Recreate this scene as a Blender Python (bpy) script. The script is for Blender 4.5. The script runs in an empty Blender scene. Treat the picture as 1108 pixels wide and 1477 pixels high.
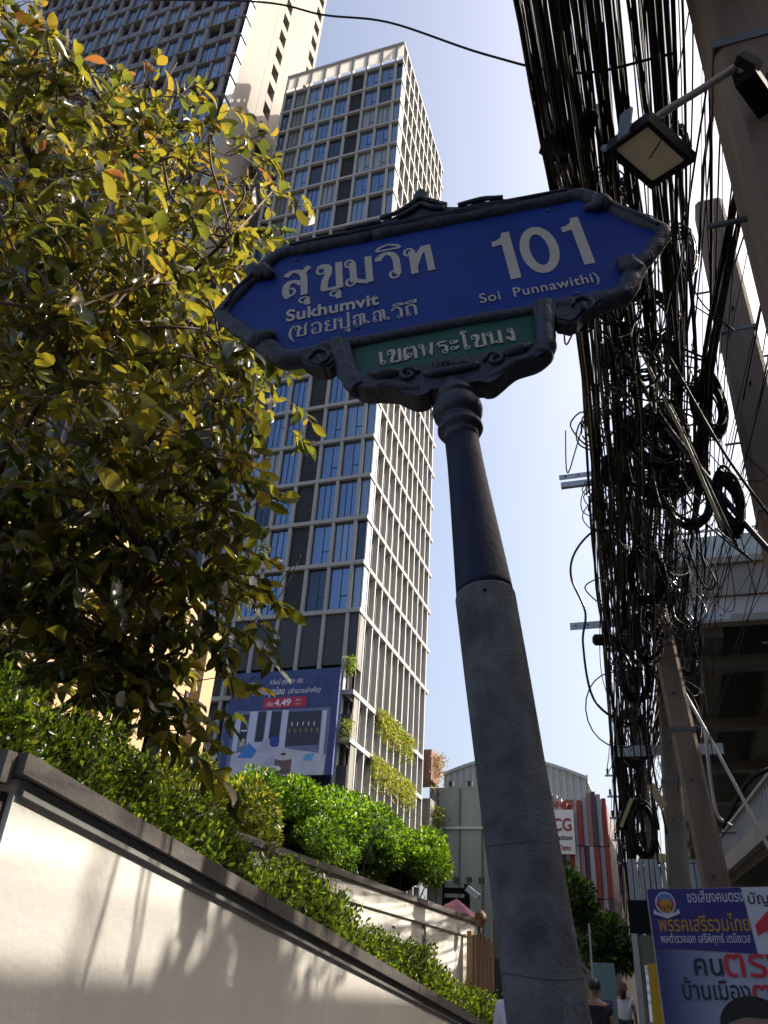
import bpy, bmesh, math, random
import numpy as np
from mathutils import Vector, Matrix
random.seed(11); RNG = np.random.default_rng(7)
scene = bpy.context.scene
COL = scene.collection
R = math.radians

# ------------------------------------------------------------------ camera
EYE = np.array([0.0, 0.0, 1.45])
_pi, _ro, _ya = 0.54435, 0.06635, R(20.145)
_F = np.array([-math.sin(_ya)*math.cos(_pi), math.cos(_ya)*math.cos(_pi), math.sin(_pi)])
_R0 = np.array([math.cos(_ya), math.sin(_ya), 0.0]); _U0 = np.cross(_R0, _F)
_R = math.cos(_ro)*_R0 + math.sin(_ro)*_U0
_U = -math.sin(_ro)*_R0 + math.cos(_ro)*_U0
cd = bpy.data.cameras.new('camera'); cam = bpy.data.objects.new('camera', cd); COL.objects.link(cam)
cd.sensor_fit = 'AUTO'; cd.sensor_width = 36; cd.lens = 1161.7/1477*36
cd.clip_start = 0.05; cd.clip_end = 5000
mw = Matrix.Identity(4)
for i in range(3):
    mw[i][0] = _R[i]; mw[i][1] = _U[i]; mw[i][2] = -_F[i]; mw[i][3] = EYE[i]
cam.matrix_world = mw
scene.camera = cam
# ------------------------------------------------------------------ sky, sun, exposure
SUN_AZ, SUN_EL = R(32), R(40)          # azimuth from +X towards +Y
w = bpy.data.worlds.new("World"); scene.world = w; w.use_nodes = True
nt = w.node_tree; bg = nt.nodes['Background']
sky = nt.nodes.new('ShaderNodeTexSky'); sky.sky_type = 'NISHITA'; sky.sun_disc = False
sky.sun_elevation = SUN_EL; sky.sun_rotation = R(90) - SUN_AZ
sky.altitude = 0; sky.air_density = 1.0; sky.dust_density = 7.0; sky.ozone_density = 1.1
nt.links.new(sky.outputs[0], bg.inputs[0]); bg.inputs[1].default_value = 0.143
sl = bpy.data.lights.new('sun', 'SUN'); so = bpy.data.objects.new('sun', sl); COL.objects.link(so)
sl.energy = 4.7; sl.angle = R(0.55); sl.color = (1.0, 0.92, 0.79)
sdir = Vector((math.cos(SUN_AZ)*math.cos(SUN_EL), math.sin(SUN_AZ)*math.cos(SUN_EL), math.sin(SUN_EL)))
so.rotation_euler = (-sdir).to_track_quat('-Z', 'Y').to_euler()
so.location = (20, 15, 40)
scene.view_settings.view_transform = 'Standard'; scene.view_settings.look = 'None'
scene.view_settings.exposure = 0.95; scene.view_settings.gamma = 1.0
scene.view_settings.use_curve_mapping = False

# ------------------------------------------------------------------ materials
MATS = {}
def mat(name, col, rough=0.7, metal=0.0, var=0.0, vscale=4.0, bump=0.0, bscale=40.0, col2=None, trans=0.0, spec=0.5,
        streak=False, coat=0.0, stain=None):
    if name in MATS: return MATS[name]
    m = bpy.data.materials.new(name); m.use_nodes = True; n = m.node_tree.nodes; l = m.node_tree.links
    b = n['Principled BSDF']; b.inputs['Roughness'].default_value = rough; b.inputs['Metallic'].default_value = metal
    b.inputs['Specular IOR Level'].default_value = spec
    if coat: b.inputs['Coat Weight'].default_value = coat
    c = (*col, 1)
    b.inputs['Base Color'].default_value = c
    tc = None
    if var > 0 or bump > 0:
        tc = n.new('ShaderNodeTexCoord')
    if var > 0:
        nz = n.new('ShaderNodeTexNoise'); nz.inputs['Scale'].default_value = vscale; nz.inputs['Detail'].default_value = 6
        nz.inputs['Roughness'].default_value = 0.62
        src = tc.outputs['Object']
        if streak:
            mp = n.new('ShaderNodeMapping'); mp.inputs['Scale'].default_value = (1, 1, 0.12); l.new(src, mp.inputs[0]); src = mp.outputs[0]
        l.new(src, nz.inputs['Vector'])
        rmp = n.new('ShaderNodeValToRGB'); rmp.color_ramp.elements[0].position = 0.32; rmp.color_ramp.elements[1].position = 0.68
        d = col2 if col2 else tuple(x*(1-var) for x in col)
        rmp.color_ramp.elements[0].color = (*d, 1); rmp.color_ramp.elements[1].color = c
        l.new(nz.outputs[0], rmp.inputs[0]); l.new(rmp.outputs[0], b.inputs['Base Color'])
    if stain:
        n2 = n.new('ShaderNodeTexNoise'); n2.inputs['Scale'].default_value = stain[0]; n2.inputs['Detail'].default_value = 8; n2.inputs['Roughness'].default_value = .7
        mp2 = n.new('ShaderNodeMapping'); mp2.inputs['Scale'].default_value = stain[3]; mp2.inputs['Location'].default_value = (3.1,1.7,.4)
        if tc is None: tc = n.new('ShaderNodeTexCoord')
        l.new(tc.outputs['Object'], mp2.inputs[0]); l.new(mp2.outputs[0], n2.inputs['Vector'])
        r2 = n.new('ShaderNodeValToRGB'); r2.color_ramp.elements[0].position = stain[1]; r2.color_ramp.elements[1].position = stain[1]+.12
        r2.color_ramp.elements[0].color = (0,0,0,1); r2.color_ramp.elements[1].color = (stain[2],)*3+(1,)
        l.new(n2.outputs[0], r2.inputs[0]); mx2 = n.new('ShaderNodeMixRGB'); l.new(r2.outputs[0], mx2.inputs[0])
        src2 = rmp.outputs[0] if var > 0 else None
        if src2: l.new(src2, mx2.inputs[1])
        else: mx2.inputs[1].default_value = c
        mx2.inputs[2].default_value = (*stain[4],1); l.new(mx2.outputs[0], b.inputs['Base Color'])
    if bump > 0:
        nb = n.new('ShaderNodeTexNoise'); nb.inputs['Scale'].default_value = bscale; nb.inputs['Detail'].default_value = 5
        l.new(tc.outputs['Object'], nb.inputs['Vector'])
        bp = n.new('ShaderNodeBump'); bp.inputs['Strength'].default_value = bump; bp.inputs['Distance'].default_value = 0.02
        l.new(nb.outputs[0], bp.inputs['Height']); l.new(bp.outputs[0], b.inputs['Normal'])
    if trans > 0:
        t = n.new('ShaderNodeBsdfTranslucent'); mx = n.new('ShaderNodeMixShader'); mx.inputs[0].default_value = trans
        t.inputs[0].default_value = tuple(min(1, x*1.6) for x in col) + (1,)
        l.new(b.outputs[0], mx.inputs[1]); l.new(t.outputs[0], mx.inputs[2]); l.new(mx.outputs[0], n['Material Output'].inputs[0])
    MATS[name] = m; return m

def leafmat(name, col, tcol, trans=0.5, rough=0.35, spec=0.5):
    m = bpy.data.materials.new(name); m.use_nodes = True; n = m.node_tree.nodes; l = m.node_tree.links
    b = n['Principled BSDF']; b.inputs['Base Color'].default_value = (*col, 1); b.inputs['Roughness'].default_value = rough
    b.inputs['Specular IOR Level'].default_value = spec
    tc = n.new('ShaderNodeTexCoord'); nz = n.new('ShaderNodeTexNoise'); nz.inputs['Scale'].default_value = 9
    l.new(tc.outputs['Object'], nz.inputs['Vector'])
    hs = n.new('ShaderNodeHueSaturation'); mr = n.new('ShaderNodeMapRange'); mr.inputs[3].default_value = 0.6; mr.inputs[4].default_value = 1.45
    l.new(nz.outputs[0], mr.inputs[0]); l.new(mr.outputs[0], hs.inputs['Value']); hs.inputs['Color'].default_value = (*col, 1)
    l.new(hs.outputs[0], b.inputs['Base Color'])
    t = n.new('ShaderNodeBsdfTranslucent'); t.inputs[0].default_value = (*tcol, 1)
    mx = n.new('ShaderNodeMixShader'); mx.inputs[0].default_value = trans
    l.new(b.outputs[0], mx.inputs[1]); l.new(t.outputs[0], mx.inputs[2]); l.new(mx.outputs[0], n['Material Output'].inputs[0])
    MATS[name] = m; return m

# ------------------------------------------------------------------ object helpers
def mesh_from(name, V, Fs, mats=None, midx=None, smooth=False):
    me = bpy.data.meshes.new(name)
    if isinstance(V, np.ndarray) and isinstance(Fs, np.ndarray):
        nv, nf, k = len(V), len(Fs), Fs.shape[1]
        me.vertices.add(nv); me.vertices.foreach_set('co', V.astype(np.float32).ravel())
        me.loops.add(nf*k); me.loops.foreach_set('vertex_index', Fs.astype(np.int32).ravel())
        me.polygons.add(nf); me.polygons.foreach_set('loop_start', np.arange(0, nf*k, k, dtype=np.int32))
        me.polygons.foreach_set('loop_total', np.full(nf, k, dtype=np.int32))
        if midx is not None: me.polygons.foreach_set('material_index', np.asarray(midx, dtype=np.int32))
        me.update(calc_edges=True)
    else:
        me.from_pydata([tuple(v) for v in V], [], [tuple(f) for f in Fs])
        if midx is not None: me.polygons.foreach_set('material_index', np.asarray(midx, dtype=np.int32))
        me.update()
    if smooth: me.polygons.foreach_set('use_smooth', np.ones(len(me.polygons), dtype=bool))
    for m in (mats if isinstance(mats, (list, tuple)) else [mats]):
        if m is not None: me.materials.append(m)
    return me

class MB:
    def __init__(s): s.v = []; s.f = []; s.m = []
    def add(s, V, Fs, mi=0):
        o = len(s.v); s.v += [tuple(map(float, v)) for v in V]; s.f += [tuple(i+o for i in f) for f in Fs]; s.m += [mi]*len(Fs); return s
    def box(s, x0, x1, y0, y1, z0, z1, mi=0):
        V = [(x0,y0,z0),(x1,y0,z0),(x1,y1,z0),(x0,y1,z0),(x0,y0,z1),(x1,y0,z1),(x1,y1,z1),(x0,y1,z1)]
        return s.add(V, [(0,3,2,1),(4,5,6,7),(0,1,5,4),(1,2,6,5),(2,3,7,6),(3,0,4,7)], mi)
    def hexa(s, bot, top, mi=0):
        return s.add(list(bot)+list(top), [(0,3,2,1),(4,5,6,7),(0,1,5,4),(1,2,6,5),(2,3,7,6),(3,0,4,7)], mi)
    def bar(s, a, b, wd, ht=None, up=(0,0,1), mi=0):
        a = np.array(a, float); b = np.array(b, float); ht = ht or wd
        d = b-a; d /= np.linalg.norm(d); u = np.array(up, float)
        if abs(d@u) > .98: u = np.array([0,1.0,0])
        sd = np.cross(d, u); sd /= np.linalg.norm(sd); u = np.cross(sd, d)
        c = [(-wd/2,-ht/2),(wd/2,-ht/2),(wd/2,ht/2),(-wd/2,ht/2)]
        return s.hexa([a+sd*x+u*y for x, y in c], [b+sd*x+u*y for x, y in c], mi)
    def tube(s, pts, r, n=8, mi=0, cap=True):
        V, Fs = tube_arr(pts, r, n, cap); return s.add(V, Fs, mi)
    def lathe(s, axis0, axdir, prof, n=24, mi=0):
        # prof: list of (distance along axis, radius)
        a = np.array(axis0, float); d = np.array(axdir, float); d /= np.linalg.norm(d)
        u = np.array([1.0,0,0]) if abs(d[0]) < .9 else np.array([0,1.0,0])
        p = np.cross(d, u); p /= np.linalg.norm(p); q = np.cross(d, p)
        V = []; Fs = []
        for (h, r) in prof:
            for k in range(n):
                t = 2*math.pi*k/n; V.append(a+d*h+p*r*math.cos(t)+q*r*math.sin(t))
        for i in range(len(prof)-1):
            for k in range(n): Fs.append((i*n+k, i*n+(k+1)%n, (i+1)*n+(k+1)%n, (i+1)*n+k))
        Fs.append(tuple(range(n))[::-1]); Fs.append(tuple((len(prof)-1)*n+k for k in range(n)))
        return s.add(V, Fs, mi)
    def build(s, name, mats, parent=None, smooth=False, loc=None):
        o = bpy.data.objects.new(name, mesh_from(name, s.v, s.f, mats, s.m, smooth)); COL.objects.link(o)
        if parent is not None: o.parent = parent
        if loc is not None: o.location = loc
        return o

def tube_arr(pts, r, n=6, cap=True):
    P = np.array(pts, float); m = len(P)
    T = np.gradient(P, axis=0); T /= (np.linalg.norm(T, axis=1)[:, None]+1e-9)
    rr = np.full(m, r) if np.isscalar(r) else np.array(r, float)
    ref = np.array([0.31, 0.12, 0.94]);
    if abs(T[0]@ref) > .9: ref = np.array([0.9, 0.3, 0.1])
    u = np.cross(T[0], ref); u /= np.linalg.norm(u)
    V = []
    ang = np.arange(n)*2*math.pi/n
    for i in range(m):
        u = u - T[i]*(u@T[i]); u /= (np.linalg.norm(u)+1e-9); v = np.cross(T[i], u)
        V.append(P[i] + rr[i]*(np.cos(ang)[:, None]*u + np.sin(ang)[:, None]*v))
    V = np.concatenate(V)
    Fs = []
    for i in range(m-1):
        for k in range(n): Fs.append((i*n+k, i*n+(k+1) % n, (i+1)*n+(k+1) % n, (i+1)*n+k))
    if cap: Fs.append(tuple(range(n))[::-1]); Fs.append(tuple((m-1)*n+k for k in range(n)))
    return V, Fs

def smoothpath(P, k=6):
    P = [np.array(p, float) for p in P]; Q = [2*P[0]-P[1]]+P+[2*P[-1]-P[-2]]; out = []
    for i in range(1, len(Q)-2):
        for j in range(k):
            t = j/k; a, b, c, d = Q[i-1], Q[i], Q[i+1], Q[i+2]
            out.append(.5*((2*b)+(-a+c)*t+(2*a-5*b+4*c-d)*t*t+(-a+3*b-3*c+d)*t**3))
    out.append(Q[-2]); return out

def tag(o, label=None, cat=None, group=None, kind=None):
    if label: o['label'] = label
    if cat: o['category'] = cat
    if group: o['group'] = group
    if kind: o['kind'] = kind
    return o
def empty(name, loc=(0,0,0), label=None, cat=None, group=None, rz=0):
    o = bpy.data.objects.new(name, None); COL.objects.link(o); o.location = loc; o.rotation_euler = (0,0,rz)
    o.empty_display_size = .2
    return tag(o, label, cat, group)
def inst(src, name, parent, loc=None, rot=None, scale=None):
    o = bpy.data.objects.new(name, src.data if isinstance(src, bpy.types.Object) else src); COL.objects.link(o); o.parent = parent
    if loc is not None: o.location = loc
    if rot is not None: o.rotation_euler = rot
    if scale is not None: o.scale = scale
    return o
def part(name, m, parent, *boxes):
    b = MB()
    for x in boxes: b.box(*x)
    return b.build(name, m, parent)

# ------------------------------------------------------------------ common materials
M_concrete = mat('pole_concrete', (.125,.128,.142), .92, var=.5, vscale=14, bump=.3, bscale=160, col2=(.05,.05,.058), stain=(9,.60,.55,(1,1,.25),(.23,.22,.21)))
M_upole = mat('utility_pole_concrete', (.23,.17,.128), .9, var=.4, vscale=5, bump=.4, bscale=50, streak=True)
M_upole2 = mat('weathered_pole_concrete', (.24,.215,.18), .9, var=.45, vscale=5, bump=.4, bscale=50, streak=True)
M_black = mat('black_rubber', (.006,.006,.008), .6, spec=.15)
M_blackm = mat('black_satin_rubber', (.008,.008,.010), .22, spec=.35)
M_galv = mat('galvanised_steel', (.42,.43,.44), .45, metal=.7, var=.25, vscale=9)
M_galvd = mat('dull_steel', (.13,.135,.15), .5, metal=.6, var=.3, vscale=9)
M_iron = mat('painted_cast_iron', (.024,.029,.052), .5, var=.45, vscale=14, bump=.4, bscale=45)
M_sleeve = mat('navy_painted_steel', (.007,.010,.040), .55, var=.35, vscale=9, bump=.15, bscale=70, spec=.3, stain=(16,.70,.3,(1,1,.4),(.04,.045,.08)))
CLUMPS = [(-5.1,2.1,9.1),(-5.2,2.3,9.0),(-5.3,2.3,8.7),(-5.2,2.5,8.5),(-5.1,2.4,8.3),(-4.9,2.4,7.8),(-4.9,2.4,7.9),(-5.8,3.1,8.9),(-4.5,2.4,7.2),(-6.1,3.2,9.0),(-4.6,2.4,7.1),(-4.7,2.6,6.8),(-4.4,2.6,6.4),(-6.5,4.0,8.5),(-4.2,2.5,5.8),(-4.0,2.4,5.6),(-5.8,3.7,7.1),(-4.6,2.9,6.0),(-4.5,3.0,5.7),(-5.1,3.3,6.2),(-3.7,2.5,4.9),(-6.2,4.4,6.8),(-4.6,3.2,5.4),(-4.0,2.8,4.8),(-6.9,4.9,7.2),(-6.9,5.0,6.7),(-6.1,4.5,5.9),(-6.4,4.9,5.8),(-4.4,3.4,4.2),(-5.4,4.2,4.8),(-5.0,4.1,4.6),(-3.7,3.0,3.5),(-3.8,3.1,3.6),(-3.5,3.0,3.3),(-6.6,5.7,4.9),(-5.1,4.4,4.0),(-6.0,5.1,4.4),(-6.2,5.4,4.3),(-3.5,3.1,3.1),(-5.5,4.9,3.7),(-6.2,5.6,4.0),(-3.6,3.3,2.8),(-5.0,2.2,9.3),(-5.1,2.4,9.2),(-5.1,2.5,9.0),(-4.9,2.5,8.4),(-5.0,2.5,8.6),(-5.0,2.8,8.4),(-5.7,3.1,9.0),(-5.9,3.2,9.3),(-5.6,3.2,8.5),(-5.7,3.4,8.4),(-4.5,2.7,6.9),(-4.5,2.8,6.7),(-3.8,2.4,5.7),(-4.9,3.2,6.8),(-4.5,3.1,6.1),(-4.5,3.2,5.9),(-6.9,5.0,7.9),(-3.8,2.9,5.0),(-5.6,4.4,6.2),(-5.7,4.4,6.3),(-5.2,4.0,5.7),(-5.9,4.7,6.0),(-3.7,3.1,4.2),(-4.6,3.8,4.8),(-5.3,4.4,5.1),(-3.5,2.9,3.7),(-3.7,3.1,3.8),(-3.5,3.0,3.5),(-4.6,4.0,4.2),(-3.9,3.4,3.6),(-3.9,3.6,3.6),(-4.3,4.0,3.8),(-3.5,3.2,3.0),(-5.0,4.6,3.8),(-4.8,4.5,3.5),(-6.2,5.7,4.1),(-5.5,5.3,3.7),(-4.8,2.5,8.7),(-4.6,2.5,8.2),(-4.8,2.8,8.3),(-4.4,2.6,7.7),(-6.2,3.7,9.9),(-6.1,3.6,9.7),(-4.9,3.0,8.1),(-4.9,3.1,7.8),(-5.3,3.5,8.0),(-4.8,3.1,7.3),(-3.7,2.5,5.7),(-5.9,4.1,8.2),(-6.8,4.8,8.8),(-4.2,3.0,6.0),(-5.2,3.9,6.9),(-4.2,3.2,5.7),(-4.9,3.9,6.1),(-4.7,3.7,5.9),(-3.4,2.8,4.5),(-6.3,5.2,6.8),(-4.5,3.8,5.1),(-4.6,4.0,4.9),(-5.9,5.3,5.8),(-3.7,3.3,4.1),(-5.9,5.3,5.3),(-5.3,4.8,4.9),(-6.1,5.6,5.3),(-4.6,4.2,4.1),(-5.6,5.3,4.5),(-5.5,5.2,4.2),(-6.0,6.0,4.3),(-3.3,3.4,2.8),(-5.0,2.9,9.3),(-4.1,2.5,7.7),(-4.1,2.5,7.7),(-4.0,2.6,7.2),(-4.7,3.1,8.1),(-5.3,3.7,8.8),(-3.8,2.7,6.7),(-4.9,3.5,7.9),(-4.0,2.9,6.5),(-3.9,3.0,6.2),(-4.3,3.3,6.6),(-5.2,4.1,7.6),(-3.6,2.8,5.3),(-5.1,4.0,6.9),(-4.1,3.4,5.6),(-5.8,4.7,7.4),(-3.6,3.0,5.0),(-6.5,5.4,7.7),(-6.5,5.6,7.6),(-5.2,4.5,6.4),(-4.1,3.6,5.2),(-4.1,3.6,4.9),(-5.1,4.6,5.6),(-4.5,4.3,4.9),(-4.1,4.0,4.4),(-3.3,3.1,3.6),(-5.9,5.6,5.4),(-4.3,4.3,4.0),(-5.7,5.7,4.9),(-3.3,3.4,3.4),(-3.4,3.5,3.4),(-5.6,5.7,4.4),(-3.4,3.5,3.3),(-3.7,3.9,3.3),(-3.6,3.8,3.2),(-5.5,5.9,3.9),(-4.1,2.7,8.1),(-4.3,2.9,8.0),(-5.3,3.8,9.3),(-5.2,3.7,9.2),(-6.0,4.4,10.0),(-3.4,2.6,6.2),(-3.4,2.7,5.9),(-4.8,3.7,7.6),(-3.4,2.8,5.8),(-3.4,2.8,5.8),(-3.3,2.8,5.5),(-3.4,2.8,5.3),(-3.8,3.2,5.9),(-3.3,2.8,5.0),(-6.3,5.5,8.4),(-4.6,4.1,6.2),(-3.3,3.0,4.9),(-6.1,5.5,7.5),(-3.1,3.0,4.4),(-4.5,4.3,5.7),(-4.8,4.6,5.7),(-5.2,5.0,6.1),(-5.4,5.4,6.1),(-3.5,3.5,4.5),(-5.3,5.2,5.6),(-5.5,5.4,5.8),(-3.6,3.6,4.1),(-3.2,3.3,3.9),(-3.2,3.3,3.6),(-4.9,5.1,4.8),(-3.9,4.1,4.0),(-3.3,3.4,3.6),(-4.3,4.7,4.1),(-4.3,4.8,3.8),(-4.5,5.1,3.7),(-5.4,3.9,10.2),(-5.6,4.1,10.6),(-4.1,3.2,7.9),(-4.0,3.1,7.8),(-5.2,4.0,9.1),(-5.1,4.1,8.8),(-4.3,3.5,7.6),(-3.8,3.3,6.8),(-5.7,5.0,9.5),(-5.3,4.6,8.5),(-5.9,5.1,9.3),(-3.3,3.0,5.6),(-6.0,5.6,8.9),(-3.1,2.9,5.3),(-4.0,3.8,6.1),(-4.6,4.3,6.5),(-3.9,3.7,5.7),(-3.5,3.5,5.2),(-6.0,5.9,7.8),(-3.9,4.0,5.3),(-3.1,3.1,4.3),(-3.3,3.4,4.5),(-3.4,3.5,4.4),(-5.3,5.7,6.0),(-3.0,3.3,3.8),(-4.1,4.6,4.7),(-3.6,4.0,4.1),(-3.0,3.4,3.7),(-4.6,5.2,4.6),(-3.8,4.3,4.0),(-4.4,5.3,4.3),(-3.6,4.3,3.6),(-3.4,4.1,3.3),(-3.6,4.3,3.2),(-3.6,3.0,7.8),(-5.6,4.7,10.7),(-4.3,3.7,8.6),(-3.5,3.0,7.1),(-4.7,4.0,9.0),(-3.9,3.6,7.4),(-4.9,4.4,8.6),(-3.7,3.5,6.5),(-3.6,3.4,6.4),(-4.6,4.5,7.6),(-5.0,4.9,8.2),(-5.3,5.1,8.3),(-3.9,4.0,6.2),(-4.2,4.3,6.6),(-4.4,4.6,6.7),(-5.6,5.9,8.2),(-4.3,4.5,6.3),(-4.5,4.6,6.4),(-4.6,4.8,6.3),(-3.9,4.4,5.4),(-5.0,5.6,6.5),(-4.3,5.0,5.7),(-4.9,5.7,5.9),(-3.1,3.6,4.1),(-3.0,3.5,4.0),(-4.7,5.5,5.0),(-4.6,5.4,4.9),(-4.9,6.1,5.0),(-3.0,3.8,3.5),(-3.6,4.4,3.7),(-3.7,4.6,3.8),(-3.5,4.5,3.4),(-3.8,4.9,3.6),(-3.5,4.5,3.3),(-4.5,6.0,3.6),(-4.2,3.8,9.2),(-4.1,3.7,8.7),(-4.5,4.1,9.0),(-3.2,2.9,6.8),(-5.5,5.2,10.4),(-4.2,3.9,8.3),(-3.6,3.6,7.1),(-4.9,4.9,9.1),(-3.0,3.0,5.8),(-3.4,3.4,6.4),(-3.0,3.1,5.7),(-3.9,4.2,6.7),(-3.0,3.2,5.5),(-4.0,4.3,6.5),(-3.8,4.1,6.1),(-4.2,4.9,6.4),(-3.7,4.2,5.6),(-3.5,4.2,5.1),(-3.0,3.7,4.4),(-5.1,6.4,6.3),(-3.7,4.6,4.7),(-3.3,4.1,4.3),(-3.6,4.6,4.5),(-2.9,3.7,3.9),(-3.1,4.0,3.7),(-3.9,5.1,4.1),(-4.6,6.1,4.5),(-3.2,4.3,3.4),(-4.2,5.5,3.9),(-3.6,4.9,3.4),(-4.4,6.1,3.8),(-3.7,5.2,3.4),(-3.3,4.7,3.1),(-3.6,5.1,3.0),(-4.5,4.5,9.9),(-3.6,3.6,7.9),(-3.5,3.5,7.8),(-4.3,4.4,8.8),(-5.0,5.1,10.1),(-5.0,5.4,9.8),(-3.0,3.4,6.3),(-4.8,5.6,9.3),(-3.9,4.3,7.3),(-3.9,4.5,7.0),(-4.7,5.4,8.2),(-3.9,4.6,6.9),(-3.1,3.6,5.7),(-3.3,4.0,5.9),(-2.9,3.5,5.4),(-4.3,5.5,7.1),(-4.2,5.3,6.9),(-3.4,4.3,5.4),(-4.6,5.9,6.7),(-3.5,4.5,5.4),(-2.7,3.6,4.4),(-4.1,5.5,6.0),(-4.3,5.8,5.9),(-3.5,4.7,5.1),(-2.8,3.9,4.2),(-3.0,4.1,4.1),(-3.8,5.4,4.7),(-2.8,4.0,3.8),(-4.3,6.0,4.7),(-4.0,5.8,4.3),(-3.1,4.4,3.4),(-3.8,5.5,3.7),(-3.3,4.9,3.1),(-3.1,4.6,2.9),(-3.1,3.6,7.8),(-3.7,4.3,8.4),(-4.3,5.1,9.3),(-3.3,3.9,7.1),(-4.5,5.4,9.3),(-4.7,5.8,9.1),(-3.2,4.0,6.4),(-3.8,4.7,6.9),(-3.9,5.0,6.7),(-4.1,5.3,7.0),(-2.7,3.6,5.1),(-2.7,3.6,5.1),(-2.7,3.7,4.9),(-4.1,5.6,6.4),(-2.7,3.9,4.6),(-2.6,3.8,4.3),(-2.7,4.0,4.2),(-3.2,4.8,4.4),(-3.4,5.0,4.3),(-2.7,4.1,3.8),(-2.9,4.6,3.8),(-3.2,5.1,4.1),(-2.8,4.5,3.6),(-4.2,5.5,10.1),(-2.8,3.6,7.1),(-3.6,4.6,8.4),(-4.1,5.2,9.4),(-3.5,4.6,7.8),(-2.9,3.8,6.8),(-3.8,5.0,8.2),(-3.6,5.0,7.1),(-2.9,4.2,5.8),(-3.1,4.5,5.9),(-3.1,4.5,5.8),(-3.6,5.5,6.6),(-4.0,6.1,6.8),(-3.1,5.0,4.5),(-3.4,5.6,4.6),(-2.7,4.3,3.7),(-3.0,4.3,8.1),(-2.5,4.0,5.3),(-3.1,5.2,6.1)]
# ------------------------------------------------------------------ ground
b = MB(); b.box(-900, 900, -300, 2500, -1.0, 0.0)
tag(b.build('ground', mat('ground_earth', (.16,.15,.13), .95, var=.3, vscale=.3)), kind='structure')
b = MB(); b.box(9.0, 26, -120, 500, 0.0, 0.006)
tag(b.build('road', mat('asphalt', (.05,.05,.052), .9, var=.3, vscale=3, bump=.2)), kind='structure')
b = MB()
b.add([(-2.45,-20,.1),(8.9,-20,.1),(8.9,3,.1),(-2.45,3,.1),(8.9,60,1.35),(-2.45,60,1.35),(-2.45,-20,-.1),(8.9,-20,-.1),(8.9,60,-.1),(-2.45,60,-.1)],
      [(0,1,2,3),(3,2,4,5),(1,0,6,7),(2,1,7,8,4),(4,8,9,5),(0,3,5,9,6)])
tag(b.build('pavement', mat('paving_concrete', (.14,.135,.125), .9, var=.3, vscale=2, bump=.2)), kind='structure')
b = MB()
b.box(-14, -2.76, 2.99, 20, 0.0, 1.3)
tag(b.build('planted_bank', mat('planting_soil', (.055,.04,.028), .95, var=.4, vscale=3)), kind='structure')

# ------------------------------------------------------------------ near wall with sloping coping
M_plaster = mat('cream_plaster', (.80,.765,.70), .85, var=.10, vscale=3.2, bump=.15, bscale=25, streak=True, stain=(5,.66,.28,(1,1,.10),(.36,.34,.30)))
M_band = mat('wall_moulding_grey', (.27,.262,.25), .8, var=.2, vscale=3)
M_cope = mat('coping_stone', (.15,.132,.12), .75, var=.35, vscale=2.4, bump=.2, bscale=30, stain=(7,.60,.5,(1,1,1),(.24,.22,.19)))
M_brown = mat('brown_stone_cladding', (.10,.065,.05), .7, var=.35, vscale=3)
wz = lambda y: 2.51-.1066*y
wl = empty('retaining_wall', (-2.5,2.7,0), 'long cream plastered wall with sloping grey stone coping in the foreground', 'wall')
o_ = lambda x: x+2.5
def wbox(x0, x1, y0, y1, d0, d1, zb=None):
    # box in local coordinates (relative to -2.5,2.7) with a top following the slope
    bot = [(x0+2.5,y0-2.7,(zb if zb is not None else wz(y0)+d0)),(x1+2.5,y0-2.7,(zb if zb is not None else wz(y0)+d0)),
           (x1+2.5,y1-2.7,(zb if zb is not None else wz(y1)+d0)),(x0+2.5,y1-2.7,(zb if zb is not None else wz(y1)+d0))]
    top = [(p[0],p[1],wz(p[1]+2.7)+d1) for p in bot]
    return bot, top
b = MB(); b.hexa(*wbox(-2.75,-2.5,2.72,19,0,-.085,zb=0)); b.build('wall_face', M_plaster, wl)
b = MB(); b.hexa(*wbox(-2.70,-2.475,2.74,19,-.145,-.0855)); b.build('moulding', M_band, wl)  # grey moulding whose dark tone also carries the shade band under the coping
y = 2.66; first = True
while y < 19:
    L = 1.16
    b = MB(); e = .004
    bot, top = wbox(-2.80,-2.435,y+e,min(y+L,19)-e,-.082,0)
    j = random.uniform(-.0025,.0025)
    b.hexa([(p[0]+j,p[1],p[2]) for p in bot],[(p[0]+j,p[1],p[2]+j*.5) for p in top]); b.build('coping_stone', M_cope, wl); y += L
# return of the wall to the left
b = MB(); b.box(-5.5,-.03,-.02+.0,.22,0,2.08); b.build('return_face', M_brown, wl)
x = -.09
for k in range(4):
    b = MB(); b.box(x-1.3+.004,x-.004+(.0 if k else -.24),-.10,.27,2.085+.02,2.21+.01*k); b.build('coping_stone', M_cope, wl); x -= 1.3
b = MB(); b.box(-.10-.24,.02,-.10,-.045,2.10,2.222); b.build('corner_coping', M_cope, wl)

# ------------------------------------------------------------------ second wall
W0 = np.array([-4.86,6.3,0]); W1 = np.array([-4.04,18.2,0]); dW = (W1-W0)/np.linalg.norm(W1-W0); nW = np.array([dW[1],-dW[0],0])
w2 = empty('terrace_wall', tuple(W0), 'white plastered terrace wall with dark coping below the big shrubs', 'wall')
def strip(t0, t1, n0, n1, z0, z1):
    c = [dW*t0+nW*n0, dW*t1+nW*n0, dW*t1+nW*n1, dW*t0+nW*n1]
    return [(p[0],p[1],z0) for p in c], [(p[0],p[1],z1) for p in c]
LW = np.linalg.norm(W1-W0)
for (a0,a1) in ((0,3.9),(3.93,8.6),(8.82,LW-.55)):
    b = MB(); b.hexa(*strip(a0,a1,-.3,0,0,2.62)); b.build('wall_panel', M_plaster, w2)
b = MB(); b.hexa(*strip(0,LW-.55,-.29,-.035,0,2.6)); b.build('wall_core', M_band, w2)
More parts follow.
